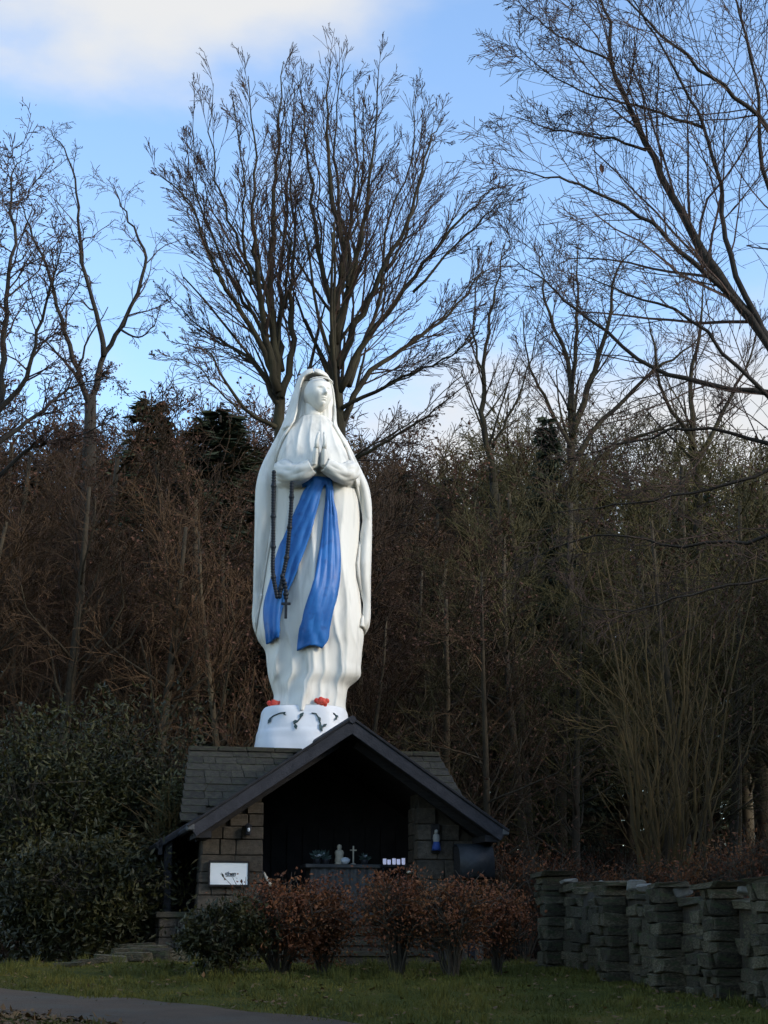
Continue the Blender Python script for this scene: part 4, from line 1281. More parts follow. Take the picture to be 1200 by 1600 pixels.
# --- tall bare tree right behind the statue, two stems fanning upwards
PAR_UP = dict(seg=(0.5, 0.45, 0.35, 0.3), wob=(0.045, 0.06, 0.08, 0.10), up=(0.035, 0.045, 0.04, 0.03), kids=(13, 6, 4, 2), ang=(27, 27, 28, 28), len=(0.29, 0.5, 0.62, 0.6), rk=0.40, taper=0.35, rmin=0.0062, levels=3)
PAR_UP['from'] = (0.12, 0.15, 0.15, 0.2); PAR_UP['tipcut'] = 0.88
YT = 36.0
T1 = Tree(101)
gb = at(500, 1480, YT); base = (at(495, 1100, YT)[0], YT, float(gz(gb[0], YT)))
fork = at(480, 760, YT)
T1.thick.append(([base, at(490, 1000, YT), at(484, 850, YT), fork], [0.46, 0.40, 0.36, 0.30]))
for rows, r0, r1, d0, d1, kd in (
    ([(480, 790), (440, 710), (436, 640), (432, 560), (424, 480), (425, 380), (430, 280), (434, 180), (440, 62)], 0.22, 0.014, 0, 0.3, 26),
    ([(436, 610), (415, 520), (402, 420), (395, 330), (398, 220), (386, 88)], 0.13, 0.012, 0, -1.0, 18),
    ([(438, 620), (455, 540), (452, 470), (460, 380), (456, 280), (446, 130)], 0.12, 0.012, 0, 1.2, 18),
    ([(432, 590), (392, 500), (352, 440), (322, 370), (292, 290), (240, 244)], 0.10, 0.010, 0, -1.5, 17),
    ([(434, 630), (395, 560), (352, 530), (310, 500), (256, 440)], 0.085, 0.010, 0, 1.5, 15),
    ([(436, 670), (385, 640), (345, 580), (322, 540), (262, 526)], 0.075, 0.010, 0, -1.0, 12),
    ([(425, 470), (385, 390), (350, 300), (330, 210), (334, 96)], 0.075, 0.010, 0, 2.0, 14),
    ([(420, 520), (370, 440), (330, 350), (300, 260), (290, 200)], 0.07, 0.010, 0, 0.5, 13),
    ([(480, 790), (522, 720), (526, 640), (520, 560), (528, 480), (536, 380), (518, 280), (511, 180), (515, 55)], 0.27, 0.014, 0, 0.2, 26),
    ([(524, 530), (548, 430), (566, 340), (580, 230), (592, 72)], 0.13, 0.012, 0, -1.2, 18),
    ([(527, 570), (565, 480), (602, 400), (642, 310), (668, 200), (690, 160)], 0.12, 0.012, 0, 1.2, 18),
    ([(530, 610), (575, 520), (632, 440), (692, 360), (742, 300), (775, 268)], 0.11, 0.011, 0, -0.8, 18),
    ([(532, 660), (580, 575), (642, 530), (702, 480), (750, 420), (782, 396)], 0.10, 0.010, 0, 1.5, 16),
    ([(530, 720), (562, 712), (622, 678), (682, 638), (752, 572)], 0.075, 0.012, 0, -1.2, 10),
    ([(526, 480), (500, 400), (490, 300), (478, 180), (466, 80)], 0.10, 0.010, 0, 1.6, 16),
    ([(545, 600), (562, 540), (592, 470), (604, 350), (640, 230), (650, 110)], 0.09, 0.010, 0, 2.2, 15),
    ([(530, 640), (600, 600), (660, 570), (720, 540), (765, 480)], 0.07, 0.010, 0, -2.0, 13),
    ([(533, 420), (550, 300), (556, 200), (552, 80)], 0.08, 0.010, 0, 1.0, 13)):
    rows = [(x, 650 + (y - 650) * 0.945) if y < 650 else (x, y) for x, y in rows]
    T1.limb(px_limb(YT, rows, d0, d1), r0 * 0.82, r1 * 0.7, PAR_UP, kids=int(kd * 1.15))
    # a slimmer neighbour limb beside each traced one
    jx, jy = T1.r.uniform(-26, 26), T1.r.uniform(0, 40)
    rows = [(x + jx * (i / (len(rows) - 1)) * 1.3, y + jy * (i / (len(rows) - 1))) for i, (x, y) in enumerate(rows)]
    T1.limb(px_limb(YT, rows[max(1, len(rows) // 3):], (d0 + d1) / 2, d1 + T1.r.uniform(-2, 2)), r0 * 0.34, r1 * 0.7, PAR_UP, kids=int(kd * 0.8))
T1.put('bare_tree', 'tall bare tree with two stems fanning up directly behind the statue', 'tree', base, M['bark_olive'], M['twig'])

# --- forked tree on the left
PAR_CR = dict(seg=(0.35, 0.3, 0.25, 0.2), wob=(0.16, 0.2, 0.22, 0.22), up=(0.03, 0.03, 0.03, 0.02), kids=(12, 6, 4, 3), ang=(42, 45, 45, 45), len=(0.22, 0.45, 0.5, 0.5), rk=0.5, taper=0.35, rmin=0.007, levels=3)
PAR_CR['from'] = (0.2, 0.15, 0.15, 0.2)
YL = 45.0
T2 = Tree(202)
base = (at(140, 1300, YL)[0], YL, float(gz(at(140, 1300, YL)[0], YL)))
T2.thick.append(([base, at(140, 1000, YL), at(138, 800, YL), at(140, 690, YL), at(142, 618, YL)], [0.30, 0.25, 0.22, 0.19, 0.15]))
for rows, r0, r1, d0, d1, kd in (
    ([(142, 640), (122, 575), (97, 490), (72, 400), (45, 335), (30, 280)], 0.10, 0.011, 0, -1.0, 14),
    ([(143, 622), (165, 545), (196, 490), (228, 400), (215, 350), (190, 300), (176, 262)], 0.10, 0.010, 0, 0.8, 13),
    ([(162, 552), (151, 480), (127, 390), (122, 300), (106, 215), (78, 175)], 0.085, 0.010, 0, -0.5, 14),
    ([(130, 600), (100, 560), (60, 520), (20, 500)], 0.06, 0.010, 0, 1.2, 10),
    ([(186, 505), (215, 520), (240, 500), (252, 460)], 0.04, 0.008, 0, -0.6, 8)):
    rows = [(x, 620 + (y - 620) * 0.93) for x, y in rows]
    T2.limb(px_limb(YL, rows, d0, d1), r0, r1, PAR_CR, kids=kd)
T2.put('bare_tree', 'crooked forked bare tree standing clear of the wood on the left', 'tree', base, M['bark_dark'], M['twig'])

# --- tree at the left edge that keeps withered leaves
YO = 30.0
T3 = Tree(303)
bx = at(-40, 1300, YO)[0]
base = (bx, YO, float(gz(bx, YO)))
T3.thick.append(([base, at(-35, 1000, YO), at(-20, 800, YO), at(-10, 640, YO)], [0.26, 0.22, 0.18, 0.14]))
for rows, r0, r1, d0, d1, kd in (
    ([(-10, 660), (5, 560), (10, 470), (20, 380), (15, 290), (30, 250)], 0.10, 0.010, 0, 0.5, 13),
    ([(-10, 650), (40, 590), (60, 520), (80, 440), (100, 380)], 0.08, 0.010, 0, -1.0, 12),
    ([(-15, 700), (40, 660), (90, 620), (130, 600), (180, 590)], 0.07, 0.010, 0, 1.0, 12),
    ([(-20, 760), (50, 700), (100, 690), (170, 660)], 0.06, 0.010, 0, -0.5, 12),
    ([(-10, 640), (-40, 500), (-30, 400), (-10, 300)], 0.09, 0.010, 0, 1.0, 12)):
    T3.limb(px_limb(YO, rows, d0, d1), r0 * 0.8, r1, PAR_CR, kids=int(kd * 1.9))
T3.put('leafy_oak', 'twiggy tree at the left edge holding withered red brown leaves', 'tree', base, M['bark_dark'], M['twig'], leaves=(M['dead_leaf'], 2000, 0.06, 0.035))

# --- big tree leaning in from the right edge
PAR_RT = dict(seg=(0.4, 0.3, 0.22, 0.18), wob=(0.08, 0.11, 0.13, 0.15), up=(0.015, 0.02, 0.015, 0.01), kids=(20, 8, 5, 2), ang=(37, 37, 38, 40), len=(0.30, 0.46, 0.56, 0.5), rk=0.38, taper=0.35, rmin=0.0045, levels=3)
PAR_RT['from'] = (0.15, 0.15, 0.15, 0.2)
YR = 24.0
T4 = Tree(404)
bx = at(1330, 1300, YR)[0]
base = (bx, YR, float(gz(bx, YR)))
T4.thick.append(([base, at(1325, 1100, YR), at(1310, 900, YR), at(1290, 740, YR), at(1255, 610, YR)], [0.34, 0.29, 0.26, 0.23, 0.19]))
for rows, r0, r1, d0, d1, kd in (
    ([(1265, 640), (1195, 525), (1120, 430), (1050, 300), (995, 200), (962, 100), (935, -20), (900, -80)], 0.14, 0.010, 0, 0.5, 22),
    ([(1225, 580), (1150, 470), (1062, 390), (1000, 335), (905, 290), (850, 275), (790, 262)], 0.10, 0.008, 0, -0.8, 20),
    ([(1200, 540), (1138, 400), (1128, 310), (1100, 200), (1050, 100), (1000, 20), (960, -60)], 0.09, 0.009, 0, 1.0, 20),
    ([(1260, 600), (1240, 420), (1200, 210), (1130, 140), (1050, 70), (980, 0), (930, -50)], 0.11, 0.009, 0, -1.0, 20),
    ([(1262, 620), (1100, 600), (1000, 560), (900, 480), (850, 440), (790, 400)], 0.09, 0.008, 0, 1.2, 18),
    ([(1275, 660), (1180, 600), (1080, 500), (980, 460), (900, 430)], 0.08, 0.008, 0, -1.2, 16),
    ([(1290, 720), (1200, 690), (1080, 670), (960, 700), (880, 720)], 0.08, 0.008, 0, 0.8, 15),
    ([(1255, 560), (1230, 380), (1190, 260), (1180, 120), (1150, 0), (1120, -80)], 0.10, 0.009, 0, 0.6, 18),
    ([(1100, 200), (1010, 170), (930, 150), (850, 110), (800, 60)], 0.05, 0.007, 0.6, -0.4, 14),
    ([(1010, 235), (940, 215), (870, 205), (790, 178)], 0.045, 0.007, 0.3, 0.3, 12),
    ([(960, 100), (900, 70), (850, 40), (810, 0)], 0.04, 0.007, 0.3, 1.0, 11),
    ([(1290, 800), (1200, 838), (1070, 852), (930, 838), (800, 884)], 0.07, 0.008, 0, 1.0, 13),
    ([(1300, 880), (1200, 905), (1080, 925), (980, 955), (900, 945)], 0.05, 0.008, 0, -0.6, 11),
    ([(1280, 700), (1180, 745), (1080, 770), (960, 790), (860, 800)], 0.06, 0.008, 0, 0.2, 13)):
    T4.limb(px_limb(YR, rows, d0, d1), r0 * (0.85 if r0 > 0.13 else 0.62), r1 * 0.8, PAR_RT, kids=kd)
T4.put('bare_tree', 'large bare tree reaching in from the right edge with long fine branches', 'tree', base, M['bark_dark'], M['twig'])
# the last leaf hanging in it
lf = thing('withered_leaf', at(939, 263, YR - 0.2), 'single brown leaf left hanging in the large right tree', 'leaf')
MB().leaves(np.array([[0, 0, 0.09], [0.01, 0.02, 0.08]]), np.array([[0.1, 0, -1.0], [0.3, 0.1, -0.95]]), np.array([[1.0, 0.1, 0.1], [0.2, 1, 0.0]]), [0.2, 0.15], [0.09, 0.07]).obj('blade', M['dead_leaf'], lf)

# --- smaller trees between
YM = 50.0
for seed, name_l, rows_l in ((505, 'slender curved bare tree right of the tall central tree', [
        ([(772, 760), (758, 680), (754, 610), (758, 540), (775, 450), (792, 372)], 0.13, 0.012, 0, 0.4, 17),
        ([(756, 600), (740, 520), (745, 440), (770, 380)], 0.05, 0.01, 0, 1, 10),
        ([(770, 700), (800, 640), (830, 560), (850, 470)], 0.06, 0.01, 0, -1, 12)]),
    (606, 'spreading bare tree right of centre with several ascending limbs', [
        ([(895, 760), (892, 650), (885, 560), (850, 470), (845, 400)], 0.15, 0.012, 0, 0.5, 17),
        ([(893, 680), (930, 580), (950, 500), (962, 430), (1000, 380)], 0.12, 0.012, 0, -1, 16),
        ([(890, 640), (900, 540), (905, 450), (900, 370)], 0.10, 0.010, 0, 1.2, 15),
        ([(895, 720), (960, 640), (1020, 580), (1080, 540), (1120, 500)], 0.10, 0.010, 0, 1.0, 15),
        ([(893, 700), (850, 620), (825, 560), (815, 480)], 0.08, 0.010, 0, -0.8, 13),
        ([(900, 740), (980, 690), (1060, 660), (1150, 640)], 0.08, 0.010, 0, 0.6, 13)]),
    (707, 'bare tree at the right behind the long drooping branches', [
        ([(1090, 800), (1085, 700), (1080, 600), (1095, 500), (1100, 430)], 0.15, 0.012, 0, 0.5, 17),
        ([(1086, 720), (1130, 640), (1170, 560), (1190, 480)], 0.10, 0.010, 0, 1.0, 15),
        ([(1086, 700), (1040, 620), (1020, 540), (1010, 470)], 0.09, 0.010, 0, -1.0, 14)])):
    T = Tree(seed)
    f = rows_l[0][0][0]
    bx = at(f[0] + 8, 1300, YM)[0]
    base = (bx, YM, float(gz(bx, YM)))
    T.thick.append(([base, at(f[0] + 6, 1100, YM), at(f[0] + 2, 900, YM), at(f[0], f[1] - 5, YM)], [0.26, 0.22, 0.18, rows_l[0][1]]))
    for rows, r0, r1, d0, d1, kd in rows_l:
        T.limb(px_limb(YM, rows, d0, d1), r0, r1, PAR_UP, kids=kd)
    T.put('bare_tree', name_l, 'tree', base, M['bark_olive'], M['twig'])

# --- spruces: three seen above the wood, more added out of view, right and behind the viewer, to shade the clearing
def spruce_meshes(seed, H, Rr):
    rs_ = np.random.RandomState(seed)
    tr = MB().tube([(0, 0, -0.2), (0, 0, H * 0.5), (0, 0, H)], [H * 0.014, H * 0.009, 0.01], 7).mesh('trunk', M['bark_dark'], True)
    A, B, P, D = [], [], [], []
    z = H * 0.06
    while z < H * 0.985:
        f = 1 - z / H
        rad = Rr * f ** 0.8 * rs_.uniform(0.85, 1.1) + 0.1
        nb_ = int(4 + 4 * f)
        for k_ in range(nb_):
            t = rs_.uniform(0, 2 * math.pi); l_ = rad * rs_.uniform(0.65, 1.15)
            p0 = np.array([0, 0, z + rs_.uniform(-0.12, 0.12)]); prev = p0
            ns = max(2, int(l_ / 0.35))
            for q in range(1, ns + 1):
                u = q / ns
                p = p0 + np.array([math.cos(t) * l_ * u, math.sin(t) * l_ * u, -0.35 * l_ * u + 0.22 * l_ * u * u])
                A.append(prev); B.append(p)
                for m_ in range(14):
                    c = prev + (p - prev) * rs_.uniform(0, 1)
                    side = rs_.choice([-1, 1]); d = np.array([math.cos(t + side * rs_.uniform(0.5, 1.3)), math.sin(t + side * rs_.uniform(0.5, 1.3)), rs_.uniform(-0.7, 0.1)])
                    P.append(c); D.append(d / np.linalg.norm(d))
                prev = p
        z += H * 0.012 * rs_.uniform(0.7, 1.3)
    P, D = np.array(P), np.array(D)
    U = np.cross(D, rand_unit(rs_, len(P))); U /= np.linalg.norm(U, axis=1)[:, None]
    mb = MB().leaves(P, D, U, rs_.uniform(0.18, 0.34, len(P)), rs_.uniform(0.05, 0.10, len(P)))
    k_ = len(A)
    mb.segs(A, B, np.full(k_, 0.012), np.full(k_, 0.008), 3)
    return tr, mb.mesh('crown', M['spruce'])
SP = spruce_meshes(1, 14.0, 2.4)
def put_spruce(x, y, h, label, group=None, rz=0.0, wide=1.0):
    t = thing('spruce', (x, y, float(gz(x, y))), label, 'tree', group)
    s_ = h / 14.0
    for nme, me in (('trunk', SP[0]), ('crown', SP[1])):
        link(nme, me, t, rot=(0, 0, rz), scale=(s_ * wide, s_ * wide, s_))
    return t
for px, py, Y, lb, wd_ in ((237, 612, 46, 'dark pointed spruce rising left of the statue above the wood', 1.5), (345, 628, 46, 'broad dark spruce close left of the statue above the wood', 2.0), (853, 636, 47, 'dark narrow spruce behind the spreading bare tree', 0.8)):
    p = at(px, py, Y)
    put_spruce(p[0], Y, p[2] - float(gz(p[0], Y)), lb, 'spruces in the wood', rz=px * 0.1, wide=wd_)
for i, (px, py, Y) in enumerate(((60, 720, 62), (160, 700, 60), (300, 690, 58), (400, 700, 62), (520, 720, 60), (620, 725, 58), (700, 735, 62), (780, 725, 58), (930, 740, 60), (1010, 750, 62), (1090, 760, 58), (1170, 750, 61))):
    p = at(px, py, Y)
    put_spruce(p[0], Y, p[2] - float(gz(p[0], Y)), 'dark spruce deep inside the brown wood, mostly hidden by bare trees', 'spruces deep in the wood', rz=px * 0.1, wide=1.2)
for i in range(20):  # unseen belt, placed and sized to keep low sun off shrine and lawn
    y = 1 + i * 2.0
    x = 17.0 + (i % 2) * 2.2 + rnd.uniform(-0.4, 0.4)
    put_spruce(x, y, 13.3 + rnd.uniform(-0.4, 0.4), 'tall unseen spruce in the belt added right of the clearing to shade it', 'unseen spruce belt added to shade the clearing', rz=i * 1.3, wide=1.45)

for i in range(14):  # unseen ring, added to hold skylight back from statue front and foreground
    a_ = R(246 + i * 8.0)
    x, y = 1.0 + 21 * math.cos(a_) , 8 + 21 * math.sin(a_)
    put_spruce(x + rnd.uniform(-1, 1), y + rnd.uniform(-1, 1), 15.0 + rnd.uniform(-1.5, 1.5), 'tall unseen spruce added behind the viewer to cut skylight on the statue and clearing', 'unseen spruces added behind the viewer to cut skylight', rz=i * 1.7, wide=1.5)

# --- the wood behind: bare trees, copies of a few prototypes
PAR_W = dict(seg=(0.8, 0.6, 0.5, 0.4), wob=(0.035, 0.16, 0.22, 0.26), up=(0.04, 0.06, 0.05, 0.04), kids=(22, 10, 7, 4), ang=(48, 42, 42, 42), len=(0.30, 0.42, 0.5, 0.5), rk=0.40, taper=0.25, rmin=0.0075, levels=3)
PAR_W['from'] = (0.2, 0.12, 0.1, 0.2)
protos = []
for i in range(6):
    T = Tree(900 + i)
    H = 13.0
    PAR_W['from'] = ((0.2, 0.5, 0.3)[i % 3], 0.12, 0.1, 0.2); PAR_W['kids'] = ((24, 19, 22)[i % 3], 10, 7, 4)
    T.grow((0, 0, -0.2), (T.r.gauss(0, 0.03), T.r.gauss(0, 0.03), 1), H * 0.92, 0.15 + 0.03 * (i % 3), 0, PAR_W)
    a, b = T.meshes(M['bark_wood'], M['twig_wood'])
    lm = T.leaf_mesh(M['dead_leaf'], 1500, 0.11, 0.07)
    protos.append((a, b, lm))
rw = random.Random(77)
spots = [(at(px, 900, y)[0], y) for px, y in ((150, 41), (118, 42.5), (170, 43), (85, 40), (60, 43), (200, 41))]
tries = 0
while len(spots) < 150 and tries < 20000:
    tries += 1
    y = 36 + 38 * rw.random() ** 1.2
    x = rw.uniform(-1, 1) * (y * 0.235 + 3.5)
    if all((x - q[0]) ** 2 + (y - q[1]) ** 2 > 1.5 ** 2 for q in spots):
        spots.append((x, y))
for i, (x, y) in enumerate(spots):
    g = float(gz(x, y))
    px = 600 + x / (y * cp) * FPX
    row = 658 + 22 * math.sin(px * 0.011) + (30 if px > 600 else 0) - (14 if px < 260 else 0) + rw.uniform(-25, 60)
    top = at(px, row, y)[2] - g
    h = max(7.0, top) * (1.0 if y > 48 else rw.uniform(0.72, 1.0))
    s_ = h / 13.0
    kx = s_ * rw.uniform(0.9, 1.2)
    t = thing('woodland_tree', (x, y, g), 'bare brown twigged tree crowded in the wood behind the shrine', 'tree', 'bare brown trees of the wood behind the shrine', rz=rw.uniform(0, 6.28))
    a, b, lm = protos[i % 6]
    link('trunk', a, t, scale=(kx, kx, s_)); cw = link('crown', b, t, scale=(kx, kx, s_))
    if x + rw.uniform(-3, 3) > 2.0:          # the right half of the wood is more olive
        cw.material_slots[0].link = 'OBJECT'; cw.material_slots[0].material = M['twig_olive']
        tag(t, 'bare olive twigged tree crowded in the right half of the wood', group='olive bare trees of the wood on the right')
    if i % 6 in (1, 3) or (x < -2 and i % 2):
        tag(link('withered_leaves', lm, t, scale=(kx, kx, s_)), kind='stuff')

# brushwood filling the foot of the wood (uncountable)
br = MB(); rs_ = np.random.RandomState(44)
k_ = 42000
Yb = 33 + 32 * rs_.rand(k_) ** 1.1
Xb = rs_.uniform(-1, 1, k_) * (Yb * 0.24 + 3)
Zb = gz(Xb, Yb)
hh = rs_.uniform(0.5, 3.2, k_) * np.clip((Yb - 30) / 12, 0.35, 1.3)
lean = rs_.normal(0, 0.35, (k_, 2))
P0 = np.stack([Xb, Yb, Zb + hh * rs_.uniform(0, 0.4, k_)], -1)
P1 = P0 + np.stack([lean[:, 0] * hh, lean[:, 1] * hh, hh * 0.6], -1)
br.segs(P0, P1, rs_.uniform(0.008, 0.022, k_), np.full(k_, 0.005), 3)
tag(br.obj('brushwood', M['twig_wood']), 'tangled brown brushwood under the bare wood', 'brushwood', kind='stuff')

# ------------------------------------------------------------------ shrubs and hedges
def shrub(name, label, cat, base, size, stems, leaf_mat, nleaf, L_, W_, stem_mat, seed, group=None, z_lo=0.25, lean=0.35, core=0.5, flat_top=0.75):
    """stems fanning from the base, leaves filling an uneven rounded volume"""
    rs_ = np.random.RandomState(seed)
    t = thing(name, base, label, cat, group)
    sx, sy, sz = size
    mb = MB()
    ends = []
    for i in range(stems):
        a = rs_.uniform(0, 2 * math.pi); r0 = rs_.uniform(0, 0.25); r1 = rs_.uniform(0.2, 1.0)
        p0 = np.array([math.cos(a) * r0 * sx * 0.5, math.sin(a) * r0 * sy * 0.5, -0.05])
        p2 = np.array([math.cos(a) * r1 * sx, math.sin(a) * r1 * sy, sz * rs_.uniform(0.6, 1.0) * (1 - 0.25 * r1)])
        pm = (p0 + p2) / 2 + np.array([-math.cos(a) * lean * sx * 0.25, -math.sin(a) * lean * sy * 0.25, sz * 0.06]) + rs_.normal(0, 0.03, 3)
        r_ = rs_.uniform(0.008, 0.02)
        mb.tube([p0, (p0 * 0.5 + pm * 0.5) + rs_.normal(0, 0.015, 3), pm, (pm + p2) / 2 + rs_.normal(0, 0.03, 3), p2], [r_, r_ * 0.85, r_ * 0.7, r_ * 0.5, r_ * 0.3], 4, cap=False)
        for q in range(14):
            u = rs_.uniform(0.35, 1)
            c = pm + (p2 - pm) * (u - 0.35) / 0.65
            d = rs_.normal(0, 1, 3) * np.array([1, 1, 0.5]) + np.array([0, 0, 0.7]); d /= np.linalg.norm(d)
            e = c + d * rs_.uniform(0.12, 0.35) * sz
            ends.append((c, e))
    A = np.array([e[0] for e in ends]); B = np.array([e[1] for e in ends])
    mb.segs(A, B, np.full(len(A), 0.006), np.full(len(A), 0.003), 3)
    mb.obj('stems', stem_mat, t)
    # leaf clumps over and inside an uneven ellipsoid
    nc = 46
    cd = rand_unit(rs_, nc); cd[:, 2] = cd[:, 2] * 0.9
    cr_ = rs_.uniform(0.45, 1.0, nc)
    cc = cd * cr_[:, None] * np.array([sx, sy, sz * 0.5 * (1 - z_lo)]) * 0.9
    cc[:, 2] = sz * (z_lo + (1 - z_lo) * 0.5) + cc[:, 2]
    ci = rs_.randint(0, nc, nleaf)
    csz = rs_.uniform(0.10, 0.40, nc)
    P = cc[ci] + rs_.normal(0, 1, (nleaf, 3)) * csz[ci][:, None] * np.array([sx, sy, sz * 0.55]) * 0.75
    P[:, 2] = np.clip(P[:, 2], sz * z_lo * 0.7, sz * (1.02 + 0.04 * np.sin(P[:, 0] * 9)))
    D = rand_unit(rs_, nleaf); D[:, 2] += 0.25; D /= np.linalg.norm(D, axis=1)[:, None]
    U = np.cross(D, rand_unit(rs_, nleaf)); U /= np.linalg.norm(U, axis=1)[:, None]
    lo = MB().leaves(P, D, U, rs_.uniform(0.4, 1.6, nleaf) * L_, rs_.uniform(0.4, 1.5, nleaf) * W_).obj('foliage', leaf_mat, t)
    tag(lo, kind='stuff')
    return t

def gpt(px, Y):
    x = at(px, 1480, Y)[0]
    return (x, Y, float(gz(x, Y)))
def hgt(py, b):
    return at(600, py, b[1])[2] - b[2]

HG = 'red brown shrubs before the shrine'
def front_shrub(px, Y, top, halfpx, **k_):
    b = gpt(px, Y); w = halfpx / FPX * Y * (1.5 if k_.get('group') == HG else 1.28)
    return shrub(base=b, size=(w, w * 0.8, hgt(top, b)), **k_)
front_shrub(352, 21.9, 1408, 52, name='evergreen_shrub', label='low dark evergreen shrub left of the red brown shrubs, below the notice', cat='shrub', stems=26, leaf_mat=M['evergreen'], nleaf=7000, L_=0.075, W_=0.035, stem_mat=M['hedge_stem'], seed=1, z_lo=0.02)
front_shrub(438, 22.3, 1368, 62, name='red_shrub', label='wide red brown shrub left of the shrine steps', cat='shrub', group=HG, stems=44, leaf_mat=M['hedge_red'], nleaf=7000, L_=0.05, W_=0.03, stem_mat=M['hedge_stem'], seed=2, z_lo=0.12)
front_shrub(505, 22.6, 1372, 36, name='red_shrub', label='narrow red brown shrub beside the left of the shrine steps', cat='shrub', group=HG, stems=26, leaf_mat=M['hedge_red'], nleaf=5000, L_=0.05, W_=0.03, stem_mat=M['hedge_stem'], seed=3, z_lo=0.15)
front_shrub(622, 21.8, 1362, 46, name='red_shrub', label='red brown shrub on many bare stems right of the shrine steps', cat='shrub', group=HG, stems=46, leaf_mat=M['hedge_red'], nleaf=4200, L_=0.045, W_=0.028, stem_mat=M['hedge_stem'], seed=4, z_lo=0.28, lean=0.7)
front_shrub(708, 21.6, 1372, 52, name='red_shrub', label='red brown shrub on a narrow foot, fourth of the row from the left', cat='shrub', group=HG, stems=40, leaf_mat=M['hedge_red'], nleaf=4600, L_=0.045, W_=0.028, stem_mat=M['hedge_stem'], seed=5, z_lo=0.28, lean=1.1)
front_shrub(776, 22.6, 1386, 38, name='red_shrub', label='rightmost orange brown shrub beside the rough stone wall', cat='shrub', group=HG, stems=24, leaf_mat=M['hedge_red'], nleaf=3000, L_=0.045, W_=0.028, stem_mat=M['hedge_stem'], seed=6, z_lo=0.28, lean=1.0)

BGH = 'russet bushes behind the stone wall'
for px, Y, top, hp, sd, lb in ((815, 28.0, 1318, 62, 11, 'russet bush behind the right corner of the shrine'), (905, 29.5, 1322, 62, 12, 'russet bush behind the left end of the stone wall'), (1120, 25.5, 1318, 60, 13, 'russet bush behind the stone wall right of the hazel'), (1195, 24.5, 1300, 55, 14, 'russet bush at the right edge behind the stone wall'), (1010, 28.0, 1335, 56, 15, 'russet bush at the foot of the hazel')):
    front_shrub(px, Y, top, hp, name='russet_bush', label=lb, cat='shrub', group=BGH, stems=50, leaf_mat=M['hedge_red'], nleaf=4200, L_=0.05, W_=0.03, stem_mat=M['hedge_stem'], seed=sd, z_lo=0.1)

# big evergreen thicket on the left
for px, Y, top, hp, sd, nl, lb in ((60, 28.5, 1120, 130, 21, 16000, 'large dark evergreen bush at the left edge'), (190, 29.5, 1098, 95, 22, 15000, 'tall dark evergreen bush between the left edge bush and the shrine'), (130, 26.6, 1300, 110, 23, 12000, 'lower dark evergreen bush in front of the tall ones at left')):
    front_shrub(px, Y, top, hp, name='evergreen_bush', label=lb, cat='bush', group='dark evergreen bushes left of the shrine', stems=40, leaf_mat=M['evergreen'], nleaf=int(nl * 1.6), L_=0.11, W_=0.042, stem_mat=M['bark_dark'], seed=sd, z_lo=0.03)
front_shrub(258, 28.0, 1205, 24, name='olive_shrub', label='upright olive yellow shrub touching the left end of the shrine roof', cat='shrub', stems=20, leaf_mat=M['olive_leaf'], nleaf=3000, L_=0.09, W_=0.04, stem_mat=M['hazel'], seed=31, z_lo=0.3)

# hazel: many upright stems behind the wall
TH_ = Tree(808)
PAR_H = dict(seg=(0.5, 0.4, 0.3), wob=(0.06, 0.12, 0.15), up=(0.05, 0.08, 0.08), kids=(7, 4, 3), ang=(30, 36, 38), len=(0.30, 0.45, 0.5), rk=0.42, taper=0.3, rmin=0.006, levels=2)
PAR_H['from'] = (0.25, 0.15, 0.2)
YH = 29.0
hb_ = gpt(1050, YH)
rh = random.Random(9)
for i in range(22):
    x0 = 1050 + rh.uniform(-40, 40); x1 = 1050 + (x0 - 1050) * 3.2 + rh.uniform(-50, 50); yt = rh.uniform(840, 1180)
    dd = rh.uniform(-0.8, 0.8)
    TH_.limb(px_limb(YH, [(x0, 1470), (x0 + (x1 - x0) * 0.15, 1330), (x0 + (x1 - x0) * 0.45, 1150), (x1, yt)], dd * 0.4, dd * 2), rh.uniform(0.025, 0.075), 0.008, PAR_H)
TH_.put('hazel', 'clump of tall upright hazel stems behind the stone wall', 'shrub', hb_, M['hazel'], M['hazel'])

# ------------------------------------------------------------------ rough stone wall on the right
wA = np.array(on_ground(884, 1508)); wB = np.array(on_ground(1250, 1574))
wd_ = (wB - wA)[:2]; WL = float(np.linalg.norm(wd_)); wang = math.atan2(wd_[1], wd_[0])
wall = thing('stone_wall', tuple(wA), 'rough dry stone wall with projecting piers on the right of the clearing', 'wall', rz=wang)
def wz(t): return float(gz(wA[0] + math.cos(wang) * t, wA[1] + math.sin(wang) * t)) - wA[2]
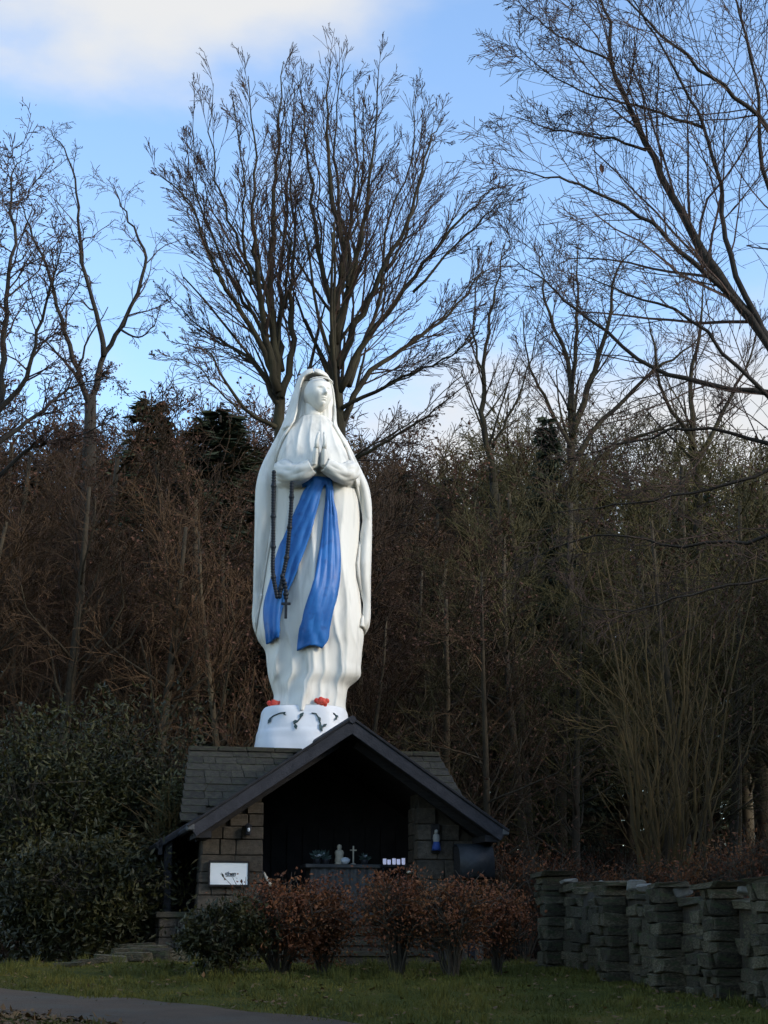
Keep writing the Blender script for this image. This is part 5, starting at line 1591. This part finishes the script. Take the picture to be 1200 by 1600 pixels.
# rubble core in short blocks that follow the slope
n = 14
core = MB()
for i in range(n):
    t = (i + 0.5) * WL / n
    core.box((t, 0.0, wz(t) + 0.50), (WL / n / 2 + 0.002 * (i % 2), 0.12, 0.50))
core.obj('core', M['mortar'], wall)
piers_t = [at_ for at_ in (0.14, )]
piers_t = []
for px in (892, 988, 1076, 1162, 1248):
    # distance along the wall seen at that column
    best = min(np.linspace(0, WL * 1.05, 300), key=lambda t: abs(600 + (wA[0] + math.cos(wang) * t) / ((wA[1] + math.sin(wang) * t) * cp) * FPX - px))
    piers_t.append(float(best))
for pt in piers_t:
    z = wz(pt) - 0.08
    while z < wz(pt) + 1.10:
        h = rnd.uniform(0.08, 0.19)
        w0 = rnd.uniform(0.09, 0.25)
        for (xx, w) in ((-0.17 + w0 / 2, w0), (-0.17 + w0 + (0.34 - w0) / 2, 0.34 - w0)):
            link('stone', rnd.choice(rubble), wall, loc=(pt + xx + rnd.uniform(-0.02, 0.02), -0.26 + rnd.uniform(-0.03, 0.03), z + h / 2), rot=(rnd.uniform(-0.05, 0.05), rnd.uniform(-0.06, 0.06), rnd.uniform(-0.08, 0.08)), scale=(w - 0.004, 0.34, h - 0.004))
        z += h
    link('cap_stone', rnd.choice(rubble), wall, loc=(pt, -0.22, z + 0.035), rot=(0.03, rnd.uniform(-0.05, 0.05), rnd.uniform(-0.2, 0.2)), scale=(0.46, 0.46, 0.06))
t_end = WL
zc = -0.06
row = 0
while zc < 0.90:
    h = rnd.uniform(0.08, 0.18)
    t = rnd.uniform(-0.05, 0.05)
    while t < WL:
        w = rnd.uniform(0.15, 0.40)
        hh_ = h * rnd.uniform(0.75, 1.15)
        tc_ = t + w / 2
        if all(abs(tc_ - q) > 0.22 for q in piers_t):
            if not (zc > 0.85 and rnd.random() < 0.25):
                link('stone', rnd.choice(rubble), wall, loc=(tc_, -0.04 + rnd.uniform(-0.05, 0.04), wz(tc_) + zc + h / 2), rot=(rnd.uniform(-0.06, 0.06), rnd.uniform(-0.07, 0.07), rnd.uniform(-0.1, 0.1)), scale=(w - 0.004, 0.26, hh_ + 0.004))
        t += w
    zc += h; row += 1
t = 0.0
while t < WL:
    w = rnd.uniform(0.22, 0.5)
    if rnd.random() < 0.75:
        link('cap_stone', rnd.choice(rubble), wall, loc=(t + w / 2, -0.03 + rnd.uniform(-0.05, 0.05), wz(t) + 1.02 + rnd.uniform(-0.03, 0.03)), rot=(rnd.uniform(-0.06, 0.06), rnd.uniform(-0.07, 0.07), rnd.uniform(-0.15, 0.15)), scale=(w, 0.32, rnd.uniform(0.06, 0.12)))
    t += w
M['pale'] = material('pale_lichen_stone', [(0.1365, 0.131, 0.112), (0.2205, 0.2117, 0.1792)], 0.9, 5, 0.7, 18)
pale = [stone_mesh('pale_stone', M['pale'], 60 + i, 0.12, 0.16) for i in range(3)]
for px, w, h, dz in ((905, 0.16, 0.06, 0.0), (968, 0.2, 0.07, 0.0), (1012, 0.22, 0.12, 0.03), (1028, 0.14, 0.08, 0.04), (1085, 0.08, 0.12, 0.03), (1190, 0.16, 0.06, 0.02)):
    t = min(np.linspace(0, WL, 300), key=lambda t: abs(600 + (wA[0] + math.cos(wang) * t) / ((wA[1] + math.sin(wang) * t) * cp) * FPX - px))
    link('pale_stone', rnd.choice(pale), wall, loc=(float(t), -0.12, wz(t) + 1.12 + dz), rot=(rnd.uniform(-0.2, 0.2), rnd.uniform(-0.3, 0.3), rnd.uniform(-0.5, 0.5)), scale=(w, 0.22, h))

# low stepped stone edging at the left of the shrine
eg = thing('stone_edging', tuple(on_ground(215, 1512)), 'low tumbled stone edging running left from the shrine', 'edging')
eo = np.array(eg.location)
for px, py, Y, w, h, lift in ((238, 1500, 25.2, 0.5, 0.2, 0), (205, 1506, 24.9, 0.5, 0.14, 0), (232, 1478, 25.5, 0.55, 0.14, 0.12), (200, 1490, 25.1, 0.44, 0.1, 0.1), (170, 1514, 24.6, 0.45, 0.1, 0), (135, 1524, 24.2, 0.4, 0.07, 0), (105, 1530, 23.9, 0.4, 0.06, 0), (270, 1500, 25.3, 0.4, 0.2, 0), (290, 1498, 25.4, 0.35, 0.16, 0), (215, 1470, 26.0, 0.5, 0.1, 0.2)):
    x = at(px, py, Y)[0]
    link('stone', rnd.choice(rubble), eg, loc=np.array([x, Y, float(gz(x, Y)) + h / 2 + lift]) - eo, rot=(0, rnd.uniform(-0.06, 0.06), rnd.uniform(-0.3, 0.3)), scale=(w, 0.32, h))
